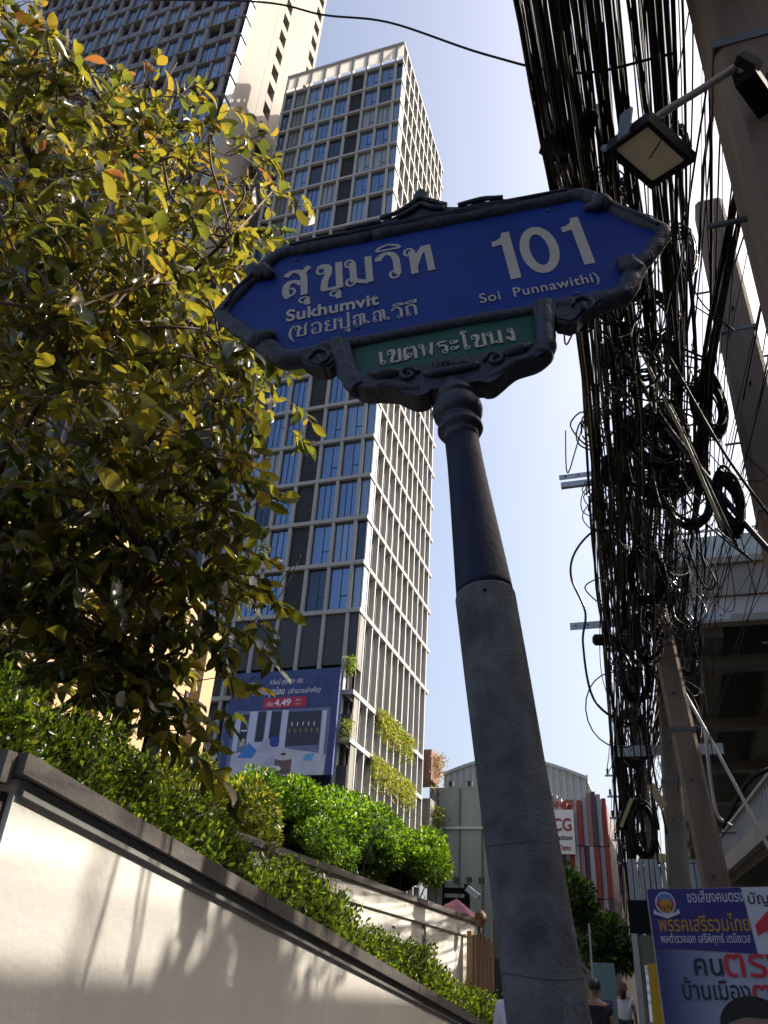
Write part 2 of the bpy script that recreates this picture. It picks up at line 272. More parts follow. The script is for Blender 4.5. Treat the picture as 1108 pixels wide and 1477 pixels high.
b = MB(); b.hexa(*strip(-.1,LW,-.28,.035,2.625,2.66)); b.hexa(*strip(-.1,LW,-.28,.015,2.664,2.895)); b.build('cornice', M_plaster, w2)
b = MB(); b.hexa(*strip(LW-.53,LW-.04,-.3,.02,0,2.62)); b.build('end_pier', mat('grey_pier', (.42,.43,.44), .7), w2)
b = MB(); b.hexa(*strip(LW-.03,LW+.06,-.34,.07,0,2.86)); b.build('drain_pipe', M_galvd, w2)
t = -.1
while t < LW+.05:
    b = MB(); b.hexa(*strip(t+.004,min(t+1.5,LW+.1)-.004,-.34,.06,2.90,2.985)); b.build('coping_stone', M_cope, w2); t += 1.5
# wooden gate leaf and lamp at the far end of the white wall
M_wood = mat('varnished_wood', (.20,.095,.035), .5, var=.4, vscale=3, streak=True)
g = empty('wooden_gate', (-4.02,17.2,1.3), 'brown slatted wooden gate with curved top at the end of the white terrace wall', 'gate')
for k in range(6):
    h = 1.28+.10*math.sin(math.pi*(k+1.2)/7); b = MB(); b.box(.10+k*.072,.10+k*.072+.056,0,.04,.42-.03*k,h-.02*k); b.build('slat', M_wood, g)
b = MB(); b.box(.0,.09,-.02,.10,.35,1.40); b.build('post', mat('tan_wood', (.42,.27,.11), .5, var=.2, vscale=5), g)
b = MB()
for k in range(7): b.box(.06+k*.07,.085+k*.07,.0,.02,-.4,.40)
b.build('lower_rail', M_galv, g)
b = MB(); b.lathe((-3.72,17.05,2.78),(0,0,1),[(0,.02),(.02,.08),(.10,.12),(.2,.11),(.28,.04)],16)
b.lathe((-3.72,17.05,2.55),(0,0,1),[(0,.015),(.235,.015)],8)
tag(b.build('gate_lamp', M_wood, smooth=True), 'small round brown lamp above the wooden gate', 'lamp')
# things on the terrace past the shrubs
g = empty('terrace_screen', (-5.0,19.0,2.9), 'black slatted screen standing on the terrace past the last shrub', 'screen')
for k in range(4): part('slat', M_black, g, (.0,.62,0,.03,.05+.2*k,.17+.2*k))
part('post', M_black, g, (.5,.62,-.03,.0,-.1,.85)); part('post', M_black, g, (.0,.05,-.03,.0,-.1,.85))
b = MB(); b.add([(-4.95,18.4,3.0),(-4.1,18.4,2.98),(-4.15,18.8,3.1),(-4.6,18.7,3.42),(-4.9,18.8,3.3),(-4.3,18.4,3.12)],[(0,5,3,4),(0,1,5),(5,2,3),(1,2,5),(0,4,3,2,1)])
tag(b.build('pink_cloth', mat('pink_cloth', (.55,.22,.28), .8, var=.2)), 'crumpled pink cloth lying on top of the terrace wall', 'cloth')
b = MB(); b.bar((-4.35,18.6,3.62),(-4.08,18.55,3.44),.09,.12); tag(b.build('white_spotlight', mat('white_metal',(.7,.7,.7),.4)), 'small white spotlight beside the black terrace screen', 'light')

# ------------------------------------------------------------------ white grid tower
M_grid = mat('tower_white_frame', (.36,.355,.345), .7, var=.07, vscale=.4)
M_core = mat('tower_dark_core', (.03,.032,.037), .6)
M_lou = mat('dark_louvre', (.035,.032,.03), .6, var=.4, vscale=3)
M_pan = mat('charcoal_panel', (.035,.038,.042), .5)
M_mull = mat('window_frame_dark', (.02,.025,.035), .4)
def glass(name, col, metal=.75, rough=.06, var=.3):
    m = mat(name, col, rough, metal=metal, var=var, vscale=1.3, streak=True); return m
G_blue = glass('blue_glass', (.19,.28,.44)); G_blue2 = glass('blue_glass_curtain', (.26,.36,.50), .55, .15)
G_curt = mat('glass_with_pale_curtain', (.33,.36,.38), .2, metal=.25, var=.35, vscale=6, streak=True)
G_green = mat('glass_with_beige_curtain', (.16,.16,.135), .25, var=.35, vscale=5, streak=True, metal=.2)
G_dark = glass('dark_glass', (.07,.09,.13)); G_cor = glass('corner_glass', (.42,.54,.62), .5, .12, .15)
M_side = mat('tower_side_panel', (.215,.205,.19), .7, var=.3, vscale=.6)
G_side = glass('side_glass', (.24,.25,.25), .35, .2)
M_sunwall = mat('sunlit_wall_panel', (.82,.72,.62), .6, trans=.55)  # translucent cream stands in for the sunlit roof wall behind the frame
levels = [78.05]+[75.15-3.0487*i for i in range(0,19)]+[15.5,12.95,10.3,7.7,5.1]
xs = [-27.07,-26.05]+[-24.6+1.437*i for i in range(7)]+[-15.25]
tw = empty('apartment_tower', (-15.25,38.7,0), 'tall slim tower with white grid facade and blue windows behind the street sign', 'building')
X0, Y0 = -15.25, 38.7
part('core', M_core, tw, (-11.72,-.55,.42,13.6,0,levels[1]-.1))
part('roof_shade_block', M_core, tw, (-10.8,-4,6.3,13,levels[1],84-1.2))  # unseen roof block, added to cast shade on the balcony tower
part('far_wall', M_side, tw, (-11.8,-.02,13.62,13.75,0,levels[0]-.1))
for i, z in enumerate(levels):
    b = MB(); b.box(-11.92,0.02,-.04,.36,z-.25,z); b.box(-.36,.025,.361,13.9 if z > 16 else 13.6,z-.252,z-.002)
    if z > 16: b.box(-.5,.03,13.9,14.35,z-.25,z)
    b.build('slab_band', M_grid, tw)
for i, x in enumerate(xs[:-1]):
    part('fin', M_grid, tw, (x-X0-.10,x-X0+.10,-.005,.34,0,levels[0]-.26))
ys = [1.04+1.256*i for i in range(11)]
for y in ys: part('side_fin', M_grid, tw, (-.34,-.01,y-.07,y+.08,0,levels[0]-.26))
# front windows: shared meshes
def win_mesh(wd, ht, kind):
    b = MB(); f = .06
    b.box(0,f,0,.06,0,ht); b.box(wd-f,wd,0,.06,0,ht); b.box(f,wd-f,0,.06,0,f); b.box(f,wd-f,0,.06,ht-f,ht)
    if kind == 'a': b.box(wd*.55,wd*.55+.05,.001,.055,f,ht-f); b.box(wd*.55+.05,wd-f,.002,.05,ht*.32,ht*.32+.05)
    if kind == 'b': b.box(wd*.36,wd*.36+.05,.001,.055,f,ht-f); b.box(wd*.68,wd*.68+.04,.002,.05,f,ht-f)
    if kind == 'l':
        for k in range(14): b.box(f,wd-f,.002,.04,f+.05+k*ht/15,f+.09+k*ht/15)
    return mesh_from('window', b.v, b.f, M_mull)
_wm = {}
def window(par, x, z, wd, ht, kind, gm, y=.20, name='window'):
    key = (round(wd,2), round(ht,2), kind)
    if key not in _wm:
        pb = MB(); pb.box(.05,wd-.05,.03,.045,.05,ht-.05); _wm[key] = (win_mesh(wd,ht,kind), {})
    wmz, pd = _wm[key]
    o = inst(wmz, name, par, (x,y,z))
    if gm.name not in pd:
        pb = MB(); pb.box(.05,wd-.05,.03,.045,.05,ht-.05); pd[gm.name] = mesh_from('pane', pb.v, pb.f, gm)
    inst(pd[gm.name], 'pane', o); return o
bay_g = [G_dark, G_green, G_blue2, G_blue, G_blue, M_lou, G_blue, G_blue, G_blue2]
bay_k = ['', 'b', 'a', 'b', 'b', 'l', 'a', 'a', '']
rw = random.Random(4)
for i in range(len(levels)-1):
    zt, zb = levels[i]-.25, levels[i+1]; ht = zt-zb
    for j in range(9):
        x0 = xs[j]-X0+.10; x1 = (xs[j+1]-X0-.10) if j < 8 else -.06
        wd = x1-x0
        if i == 0:
            part('parapet_panel', M_sunwall, tw, (x0,x1,.10,.14,zb+.75,zt)); continue
        if 19 <= i <= 19 or i == 0:
            part('charcoal_panel', M_pan, tw, (x0,x1,.12,.3,zb+1.5,zt)); continue
        if i >= 20:
            if j in (1,2,4,6,8) : part('balcony_panel', M_pan, tw, (x0,x1,.05,.1,zb,zb+1.25))
            else: window(tw, x0, zb, wd, ht, 'b', G_dark)
            continue
        gm = bay_g[j]
        if gm in (G_blue, G_blue2) and rw.random() < .35: gm = rw.choice([G_blue2,G_blue2,G_dark,G_curt])
        if j == 1 and i > 9: gm = G_blue
        kd = bay_k[j]
        if kd == 'a' and rw.random() < .3: kd = 'b'
        window(tw, x0, zb, wd, ht, kd, gm)
    if i > 0:
        cg = G_cor if i < 19 else M_side
        b = MB(); b.box(-.08,-.04,.30,.96,levels[i+1]+(0 if i != 19 else 1.3),zt); b.build('corner_glass', cg, tw)
# side bays
sideparts = 0; stuffb = MB()
for i in range(1, len(levels)-1):
    zt, zb = levels[i]-.255, levels[i+1]
    for j in range(10):
        y0, y1 = ys[j]+.08, ys[j+1]-.07
        dark = (j == 5)
        if i >= 9:
            pm = mesh_from('side_panel', *(lambda q: (q.v, q.f))(MB().box(-.46,-.42,y0,(y0+y1)/2,zb,zt)), M_side)
            o = bpy.data.objects.new('side_panel', pm); COL.objects.link(o); o.parent = tw
            g2 = MB(); g2.box(-.44,-.40,(y0+y1)/2+.01,y1,zb+.03,zt); g2.build('side_window', G_dark if dark else (G_side if rw.random() < .8 else G_blue2), tw)
        else:
            stuffb.box(-.46,-.42,y0,(y0+y1)/2,zb,zt,0); stuffb.box(-.44,-.40,(y0+y1)/2+.01,y1,zb+.03,zt,2 if dark else 1)
o = stuffb.build('upper_side_windows', [M_side, G_side, G_dark], tw); o['kind'] = 'stuff'
# far balconies with planters
M_rust = mat('rust_brown_panel', (.22,.12,.09), .8, var=.2, vscale=2)
for z in (14.2,11.0,8.3):
    b = MB(); b.box(-1.4,.35,14.4,16.6,z,z+2.0); b.build('rear_balcony', M_rust if z > 13 else M_side, tw)

# ------------------------------------------------------------------ billboard on the tower
bb = empty('advertising_billboard', (-22.15,38.0,10.9), 'big dark blue advertising billboard with a sofa picture hung on the tower front', 'billboard')
BW, BH = 6.35, 5.6
M_navy = mat('billboard_navy', (.024,.034,.115), .5, var=.35, vscale=.8, col2=(.04,.07,.24))
part('board', M_navy, bb, (0,BW,0,.18,0,BH))
def flat(name, m, par, pts, y, th=.003):
    b = MB(); n = len(pts)
    V = [(p[0],y,p[1]) for p in pts]+[(p[0],y+th,p[1]) for p in pts]
    Fs = [tuple(range(n)), tuple(range(2*n-1,n-1,-1))]+[(i,i+n,(i+1)%n+n,(i+1)%n) for i in range(n)]
    b.add(V, Fs); return b.build(name, m, par)
def R4(x0,x1,z0,z1): return [(x0,z0),(x1,z0),(x1,z1),(x0,z1)]
def ell(cx, cz, rx, rz, n=20, a0=0, a1=2*math.pi): return [(cx+rx*math.cos(a0+(a1-a0)*k/n), cz+rz*math.sin(a0+(a1-a0)*k/n)) for k in range(n)]
FITS = []
def text(name, s, par, x, z, size, m, y=-.02, sx=1.0, shear=0, align='LEFT', bold=0, W=None):
    c = bpy.data.curves.new(name, 'FONT'); c.body = s; c.size = size; c.align_x = align; c.shear = shear; c.offset = bold; c.extrude = .002
    c.materials.append(m); o = bpy.data.objects.new(name, c); COL.objects.link(o); o.parent = par
    o.location = (x,y,z); o.rotation_euler = (math.pi/2,0,0); o.scale = (sx,1,1)
    if W: FITS.append((o, W))
    return o
P = lambda n, c, **k: mat('print_'+n, c, .6, **k)
W_ = P('white', (.78,.78,.84)); 
flat('room_picture', P('room_wall', (.17,.20,.36), var=.3, vscale=.9), bb, R4(.35,6.0,.0,3.45), -.006)
for (x0,x1,z0,z1,m) in [(.55,.85,1.3,3.3,P('pale',(.55,.58,.72))),(1.35,1.8,1.5,3.4,P('pale',(.55,.58,.72))),(2.35,2.6,1.5,3.4,P('pale',(.55,.58,.72))),
        (3.25,3.6,1.2,3.4,P('pale',(.55,.58,.72))),(5.55,5.8,.9,3.3,P('pale',(.55,.58,.72))),(1.85,2.3,1.6,3.35,P('dusk',(.03,.035,.07))),(2.65,3.2,1.5,3.35,P('dusk',(.03,.035,.07))),
        (3.62,5.5,1.5,3.3,P('cabinet',(.05,.055,.09),var=.5,vscale=6)),(.9,1.3,1.6,3.25,P('dusk',(.03,.035,.07))),(.95,1.25,1.55,1.95,P('shelf',(.42,.42,.42))),(.95,1.3,2.35,2.42,W_)]:
    flat('picture_panel', m, bb, R4(x0,x1,z0,z1), -.010-.0005*(x0))
flat('sofa', P('sofa',(.58,.60,.72),var=.2,vscale=2), bb, [(.55,.0),(4.0,.0),(5.9,.0),(5.95,1.0),(5.2,1.15),(4.4,1.25),(3.0,1.5),(2.4,1.75),(1.6,1.75),(1.3,1.25),(.6,1.2)], -.0155)
flat('rug', P('rug',(.40,.42,.58)), bb, [(1.9,.0),(4.1,.0),(4.0,1.1),(3.0,1.1)], -.0175)
flat('cushion', P('cushion_blue',(.05,.22,.60)), bb, [(.95,.95),(1.5,1.75),(2.05,1.3),(1.8,.9)], -.021)
flat('cushion', P('cushion_grey',(.45,.45,.58)), bb, [(2.05,1.2),(2.3,1.85),(2.7,1.9),(2.85,1.2)], -.021)
flat('cushion', P('cushion_navy',(.03,.06,.30)), bb, ell(3.0,1.75,.28,.3), -.023)
flat('cushion', P('cushion_cyan',(.12,.38,.65)), bb, [(4.7,.75),(4.85,1.05),(5.35,1.1),(5.2,.7)], -.021)
flat('table_top', P('table',(.55,.53,.58)), bb, ell(3.65,1.0,.62,.24), -.024)
flat('table_base', P('table_base',(.16,.10,.12)), bb, R4(3.15,4.1,.05,.85), -.0225)
flat('table_tray', P('tray',(.05,.06,.09)), bb, ell(3.6,1.08,.16,.07), -.026)
flat('small_table', W_, bb, ell(3.1,.35,.45,.16), -.0245)
for k in range(16): flat('ornament', [P('brass',(.35,.28,.12)),W_,P('dusk',(.03,.035,.07))][k%3], bb, R4(3.75+.105*k,3.80+.105*k,2.15+.35*(k%3)+.05*rw.random(),2.38+.35*(k%3)), -.0165)
flat('price_banner', P('red',(.50,.025,.06)), bb, R4(2.05,4.55,3.55,4.1), -.010)
text('lettering', 'ควินน์ สุขุมวิท 101', bb, 2.25, 4.86, .37, W_, shear=.15, W=1.95)
text('lettering', 'ห้องหลุดโอน', bb, 1.35, 4.28, .52, W_, shear=.2, bold=.006, W=1.85)
text('lettering', '(จำนวนจำกัด)', bb, 3.42, 4.30, .36, W_, shear=.2, W=1.85)
text('lettering', 'เริ่ม', bb, 2.25, 3.66, .32, W_, W=.36); text('lettering', '4.49', bb, 2.72, 3.65, .50, W_, bold=.012, W=.95)
text('lettering', 'ล้าน', bb, 3.95, 3.86, .18, W_); text('lettering', 'บาท', bb, 3.95, 3.66, .16, W_)

# ------------------------------------------------------------------ left tower with balconies
M_bwall = mat('beige_tower_wall', (.26,.235,.21), .85, var=.16, vscale=.25, bump=.05)
M_bfin = mat('grey_tower_frame', (.20,.20,.225), .75, var=.1)
M_slab = mat('dark_balcony_edge', (.16,.145,.14), .7)
lt = empty('balcony_tower', (-30,34,0), 'broad beige tower with rows of dark balconies at the upper left', 'building')
part('body', mat('tower_recess', (.06,.064,.078), .6), lt, (-31.5,-.8,.62,13,0,125))
part('side_wall', M_bwall, lt, (-.79,0,1.05,4.65,0,125))
part('side_wall', M_bwall, lt, (-.79,-.03,4.72,5.8,0,125))
part('side_wall', M_bwall, lt, (-.79,-.0,7.0,11.9,0,125))
part('rear_wall', M_bwall, lt, (-.79,-.01,13.2,13.7,0,125))
fl = [68.9-3.27*20+3.27*k for k in range(37)]
for k, z in enumerate(fl):
    if z < 45: continue
    part('wall_strip', M_bwall, lt, (-.78,-.02,5.8,7.0,z+1.9-.2,z+3.27-.2)); part('wall_strip', M_bwall, lt, (-.78,-.02,11.9,13.2,z+1.8,z+3.27))
    b = MB(); b.box(-31.5,.06,-.12,.61,z-.16,z); b.box(-.78,.06,.611,1.04,z-.16,z); b.build('balcony_slab', M_slab, lt)
    b = MB(); b.box(-.06,-.02,.05,1.04,z+.01,z+3.0); b.build('corner_glass', G_cor, lt)
finx = [-.75,-2.5,-4.2,-5.7,-7.1,-8.6,-10.0,-11.5,-12.9,-14.4,-15.8,-17.3,-18.7,-20.2,-21.6,-23.1,-24.5,-26,-27.4,-28.9,-30.3]
for k, x in enumerate(finx): part('fin', M_bfin, lt, (x-(.17 if k%2==0 else .09),x+(.17 if k%2==0 else .09),-.12 if k%2==0 else -.03,.35,0,125))
n_w = 0
for z in fl:
    if z < 52: continue
    for j in range(20):
        if z < 62 and j < 8: continue
        x1, x0 = finx[j]-.17, finx[j+1]+.17
        deep = (j//2+int(z/3.27)) % 3 == 0
        window(lt, x0, z, x1-x0, 3.0, 'b' if j%2 else 'a', (G_dark if deep else (G_blue2 if rw.random() < .55 else G_blue)), y=.40 if deep else .10)
        if deep: part('railing', G_green, lt, (x0,x1,-.02,.0,z,z+1.0))

# ------------------------------------------------------------------ podium with beige columns
M_tan = mat('tan_podium_frame', (.40,.28,.15), .8, var=.1, vscale=.8)
pd_ = empty('podium_building', (-18,14,0), 'low podium with tan columns and beams seen through the tree on the left', 'building')
part('glass_wall', G_dark, pd_, (-6,-.9,-4,15.2,0,15.0))
for k in range(9): part('column', M_tan, pd_, (-.55,0,-2.1+2.06*k,-1.2+2.06*k,0,15.1))
for (z0,z1) in ((11.7,12.8),(14.9,15.6),(9.6,10.2)): part('beam', M_tan, pd_, (-.6,-.003,-4,13.6,z0,z1))
for k in range(18):
    z = 12.8 if k < 9 else 15.6; window(pd_, 0, 0, 1.1, 2.1, 'b', G_blue, y=0).matrix_local = Matrix.Translation((-.7,-.9+2.06*(k%9)-2.06,12.8 if k < 9 else 10.2 - .0)) @ Matrix.Rotation(R(90),4,'Z') @ Matrix.Scale(1 if k < 9 else .7,4,(0,0,1))

# ------------------------------------------------------------------ buildings down the street
M_pale0 = mat('row_ledge', (.4,.39,.37), .8)
M_greyb = mat('grey_green_render', (.30,.35,.33), .9, var=.2, vscale=.3, streak=True)
gb = empty('grey_green_building', (-15.5,55,0), 'plain grey green windowless building behind the sign pole', 'building')
part('wall', M_greyb, gb, (0,4.3,0,20,0,14.1)); part('wall', mat('yellowish_render', (.33,.33,.20), .9, var=.4, vscale=.5, streak=True), gb, (4.31,6.2,.2,20,0,13.2))
part('base', M_core, gb, (-.5,6.4,-.6,-.02,0,4.0)); part('ledge', mat('pale_ledge',(.5,.5,.48),.8), gb, (-.1,4.4,-.15,.0,11.4,11.55))
for k in range(3): part('bracket', M_core, gb, (1.4+1.3*k,1.7+1.3*k,-.3,-.02,14.15,14.45))
M_corr = mat('white_corrugated_sheet', (.33,.36,.40), .6, var=.1)
hb = empty('arched_roof_hall', (-18.5,70,0), 'white corrugated hall with a shallow arched roof behind the grey building', 'building')
b = MB(); n = 44; prof = []
for k in range(n+1):
    x = 12.2*k/n; prof.append((x, 17.9+1.9*math.sin(math.pi*min(1,max(0,(x+1.5)/14)))))
for k in range(n):
    d = .0 if k % 2 else .1
    b.hexa([(prof[k][0],d,0),(prof[k+1][0],d,0),(prof[k+1][0],d+.2,0),(prof[k][0],d+.2,0)],[(prof[k][0],d,prof[k][1]),(prof[k+1][0],d,prof[k+1][1]),(prof[k+1][0],d+.2,prof[k+1][1]),(prof[k][0],d+.2,prof[k][1])])
o = b.build('corrugated_wall', M_corr, hb); o['kind'] = 'stuff'
b = MB()
for k in range(n): b.hexa([(prof[k][0],-.2,prof[k][1]+.01),(prof[k+1][0],-.2,prof[k+1][1]+.01),(prof[k+1][0],20,prof[k+1][1]+.01),(prof[k][0],20,prof[k][1]+.01)],[(prof[k][0],-.2,prof[k][1]+.25),(prof[k+1][0],-.2,prof[k+1][1]+.25),(prof[k+1][0],20,prof[k+1][1]+.25),(prof[k][0],20,prof[k][1]+.25)])
b.build('roof', mat('roof_sheet',(.33,.36,.40),.5), hb)
for k in range(3): part('drain_pipe', M_galvd, gb, (.6+1.5*k,.68+1.5*k,-.12,-.02,4,14.0))
for k in range(4): part('wall_vent', M_core, gb, (1.0+.8*k,1.35+.8*k,-.06,-.02,8.2-.1*(k%2),8.5))
part('gutter', M_galvd, hb, (-.1,12.4,-.25,-.21,15.9,16.0)); part('downpipe', M_galvd, hb, (12.21,12.3,-.1,.0,0,18.4))
sb = empty('striped_facade_building', (-9.6,50,0), 'building with red and white vertical striped facade, right of the sign pole', 'building')
part('body', mat('striped_base_wall',(.20,.18,.19),.8), sb, (0,6.1,.35,14,0,11.9))
SR = [mat('stripe_red',(.27,.04,.035),.7), mat('stripe_white',(.38,.36,.37),.7), mat('stripe_dark',(.07,.04,.06),.6), mat('stripe_pink',(.30,.17,.17),.7)]
for tier,(z0,z1) in enumerate(((9.6,12.2),(6.9,9.55),(4.3,6.85))):
    for k in range(22):
        mI = SR[[1,0,1,2,1,3,0,0,1,0,2,1,1,0,2,1,0,1,3,2,1,0][(k+tier*2)%22]]
        d = .12*math.sin(k*1.9+tier)
        part('stripe_panel', mI, sb, (.02+.277*k,.02+.277*k+.25,-.12+d,.3,z0,z1+(.35*math.sin(k*.7+1) if tier == 0 else 0)))
sg = part('sign_board', mat('sign_white',(.72,.70,.70),.5), sb, (1.7,4.25,-.45,-.3,9.1,11.5))
text('lettering', 'SCG', sb, 2.68, 10.35, .95, mat('sign_maroon',(.28,.02,.03),.5), y=-.47, bold=.02, W=1.42)
text('lettering', 'Foundation', sb, 2.18, 9.85, .38, mat('sign_dark',(.05,.03,.03),.5), y=-.47, bold=.01, W=1.92)
text('lettering', 'Tists', sb, 3.28, 9.30, .38, mat('sign_maroon',(.28,.02,.03),.5), y=-.47, bold=.01)
text('lettering', 'มูลนิธิเอสซีจี', sb, 1.9, 11.65, .5, SR[0], y=-.47, bold=.02)
for k,(y0,y1,h,c,lab) in enumerate(((-60,-22,29,(.33,.31,.28),'beige row building across the road, nearest the camera side'),(-21,12,31,(.26,.27,.28),'grey row building across the road behind the guideway'),(13,60,28,(.36,.33,.29),'pale row building across the road beyond the station'))):
    ob = empty('row_building', (31,y0,0), lab, 'building', 'row buildings across the road')
    part('body', mat('row_wall_%d'%k, c, .85, var=.25, vscale=.3, streak=True), ob, (0,14,0,y1-y0,0,h))
    for f in range(1,8):
        part('window_band', G_dark, ob, (-.03,.0-.001,.8,y1-y0-.8,f*3.6+.6,f*3.6+2.3)); part('floor_ledge', M_pale0, ob, (-.5,-.031,0,y1-y0,f*3.6-.2,f*3.6))
ft = empty('distant_tower', (-21,300,0), 'distant high rise coloured pale blue for haze at the end of the street', 'building')
part('body', mat('haze_blue_wall',(.20,.27,.38),.7), ft, (0,3.4,0,8,0,50.5))  # bluish distance haze is put into the wall and band colours
for k in range(14): part('floor_band', mat('haze_pale_band',(.36,.43,.52),.7), ft, (-.1,3.5,-.2,-.01,6+3.1*k,7.2+3.1*k))
ft2 = empty('distant_tower', (-19.2,360,0), 'lower pale distant high rise just right of the blue one', 'building')
part('body', mat('distant_pale_wall',(.42,.47,.55),.7), ft2, (0,4.5,0,8,0,44))
for k in range(12): part('floor_band', mat('haze_blue_wall',(.20,.27,.38),.7), ft2, (-.1,4.6,-.2,-.01,6+3.1*k,7.0+3.1*k))
# ------------------------------------------------------------------ elevated station, guideway and skywalk on the right
M_cream = mat('station_cream_concrete', (.27,.255,.225), .85, var=.3, vscale=.5, streak=True)
M_pale = mat('station_pale_band', (.38,.38,.375), .7, var=.15, vscale=.7)
M_soffit = mat('station_soffit', (.085,.085,.08), .9, var=.3, vscale=.5)
M_gl = mat('parapet_glass', (.42,.47,.47), .25, var=.2, vscale=1.2)
st = empty('elevated_station', (.78,26,0), 'elevated railway station with cream parapet beam above the street at the right edge', 'station')
part('deck', M_soffit, st, (0,19,.3,70,13.1,13.45))
part('parapet_beam', M_cream, st, (-.1,19.2,-.1,.28,13.35,14.45)); part('moulding', M_cream, st, (-.22,19.3,-.25,.27,14.455,14.68))
part('fascia', M_pale, st, (-.0,19,.02,.27,12.65,13.34)); part('lower_lip', M_cream, st, (-.12,19,-.16,.26,12.4,12.64))
for k in range(12):
    part('parapet_panel', M_gl, st, (.05+1.6*k,1.58+1.6*k,-.02,.04,14.7,15.62)); part('rail_post', M_galv, st, (-.02+1.6*k,.04+1.6*k,-.06,.08,14.69,15.8))
part('handrail', M_galv, st, (-.05,19.2,-.04,.02,15.8,15.86))
part('side_beam', M_cream, st, (-.1,.3,.29,70,12.66,14.4))
for k in range(8): part('girder', M_soffit, st, (.9+2.3*k,1.5+2.3*k,.3,70,12.1,13.1))
for k in range(10): part('cross_beam', M_soffit, st, (.05,19,2+7*k,2.6+7*k,11.7,12.1))
for k in range(3): part('pier', M_cream, st, (8.5,10.3,6+20*k,7.8+20*k,0,11.7))
gw = empty('railway_guideway', (11,-60,-.30), 'elevated concrete railway guideway running over the road beside the station', 'bridge')
part('deck', M_soffit, gw, (.2,9,0,85.7,12.9,13.6)); part('parapet', M_cream, gw, (0,.19,0,85.7,12.9,15.2)); part('parapet', M_cream, gw, (9.01,9.2,0,85.7,12.9,15.2))
for k,(zz,rr2) in enumerate(((15.33,.04),(15.70,.05),(16.1,.045))):
    b = MB(); b.tube([(-.05,y,zz) for y in np.linspace(0,85,30)], rr2, 8); b.build('conduit', M_galvd, gw)  # unseen tubes, added and sized to streak the cream wall with shade
for k in range(29): part('shade_tube_post', M_galvd, gw, (.02,.07,1+2.95*k,1.06+2.95*k,15.2,16.5))
part('box_girder', M_soffit, gw, (2.5,6.7,0,85.7,11.2,12.89))
for k in range(4): part('pier', M_cream, gw, (3.7,5.5,10+22*k,11.8+22*k,0,11.19))
# skywalk: edge from (1.3,32) to (3.1,10)
sw = empty('skywalk', (1.4,32,0), 'lower concrete skywalk with slotted balustrade under the station', 'footbridge')
A = np.array([0,0,0.]); Bv = np.array([1.75,-22,0]); LB = np.linalg.norm(Bv); d = Bv/LB; nn = np.array([-d[1],d[0],0])
zt = lambda t: 6.95-.035*t
def sk(t0,t1,n0,n1,a,bz):
    c = [(d*t0+nn*n0,t0),(d*t1+nn*n0,t1),(d*t1+nn*n1,t1),(d*t0+nn*n1,t0)]
    return [(p[0],p[1],zt(t)+a) for p,t in c],[(p[0],p[1],zt(t)+bz) for p,t in c]
b = MB(); b.hexa(*sk(0,LB,.0,.16,-.09,0)); b.build('coping', M_pale, sw)
b = MB(); b.hexa(*sk(0,LB,-.03,.18,-1.25,-.80)); b.build('kerb_beam', M_pale, sw)
b = MB(); b.hexa(*sk(0,LB,.19,3.2,-1.5,-1.1)); b.build('deck', M_soffit, sw)
b = MB(); b.hexa(*sk(0,LB,1.0,2.0,-2.4,-1.51)); b.build('girder', M_soffit, sw)
bal = MB(); bal.hexa(*sk(0,.17,.03,.13,-.8,-.09)); 
t = 0.0
while t < LB-.2:
    bb2 = MB(); bb2.hexa(*sk(t,t+.12,.05,.12,-.8,-.09)); bb2.build('baluster', M_pale, sw); t += .42
part('pier', M_cream, sw, (2.2,3.0,-6,-5.2,0,4.5))

# ------------------------------------------------------------------ utility poles
def upole(x, y, w0, w1, h, lean=(0,0), m=M_upole, label='', zb=0.1, rz=0, holes=True):
    p = empty('utility_pole', (x,y,zb), label, 'utility pole', None, rz)
    ch = .04
    def ring(wd, z, cx, cy):
        a = wd/2
        return [(cx+sx*(a-(ch if k else 0)), cy+sy*(a-(0 if k else ch)), z) for sx,sy,k in ((-1,-1,0),(-1,-1,1),(1,-1,1),(1,-1,0),(1,1,0),(1,1,1),(-1,1,1),(-1,1,0))]
    b = MB(); N = 9; V = []; Fs = []
    for i in range(N):
        t = i/(N-1); V += ring(w0+(w1-w0)*t, h*t, lean[0]*t+random.uniform(-.003,.003), lean[1]*t)
    for i in range(N-1):
        for k in range(8): Fs.append((i*8+k, i*8+(k+1)%8, (i+1)*8+(k+1)%8, (i+1)*8+k))
    Fs.append(tuple((N-1)*8+k for k in range(8)))
    b.add(V, Fs); b.build('shaft', m, p)
    for k in range(int(h/1.1)):
        z = 1.6+k*1.1
        if z > h-.3: break
        wd = w0+(w1-w0)*z/h; cx = lean[0]*z/h; cy = lean[1]*z/h
        q = MB(); q.bar((cx-.02,cy-wd/2-.07,z),(cx-.02,cy-wd/2+.02,z),.022); q.build('step_bolt', M_galvd, p); q = MB(); q.bar((cx+(wd/2-.02 if k%2 else -wd/2+.02),cy,z+.5),(cx+(wd/2+.16 if k%2 else -wd/2-.16),cy,z+.5),.018)
        q.build('step_bolt', M_galvd, p)
    for z in (h*.55, h*.78):
        wd = w0+(w1-w0)*z/h; cx = lean[0]*z/h; cy = lean[1]*z/h; a = wd/2+.008
        q = MB(); q.box(cx-a,cx+a,cy-a,cy-a+.01,z,z+.05); q.box(cx-a,cx-a+.01,cy-a+.011,cy+a,z,z+.05); q.box(cx+a-.01,cx+a,cy-a+.011,cy+a,z,z+.05)
        q.build('steel_band', M_galvd, p)
    return p
pA = upole(.80,2.62,.46,.30,9.6,label='nearest and thickest brown concrete utility pole at the top right, carrying the floodlight')
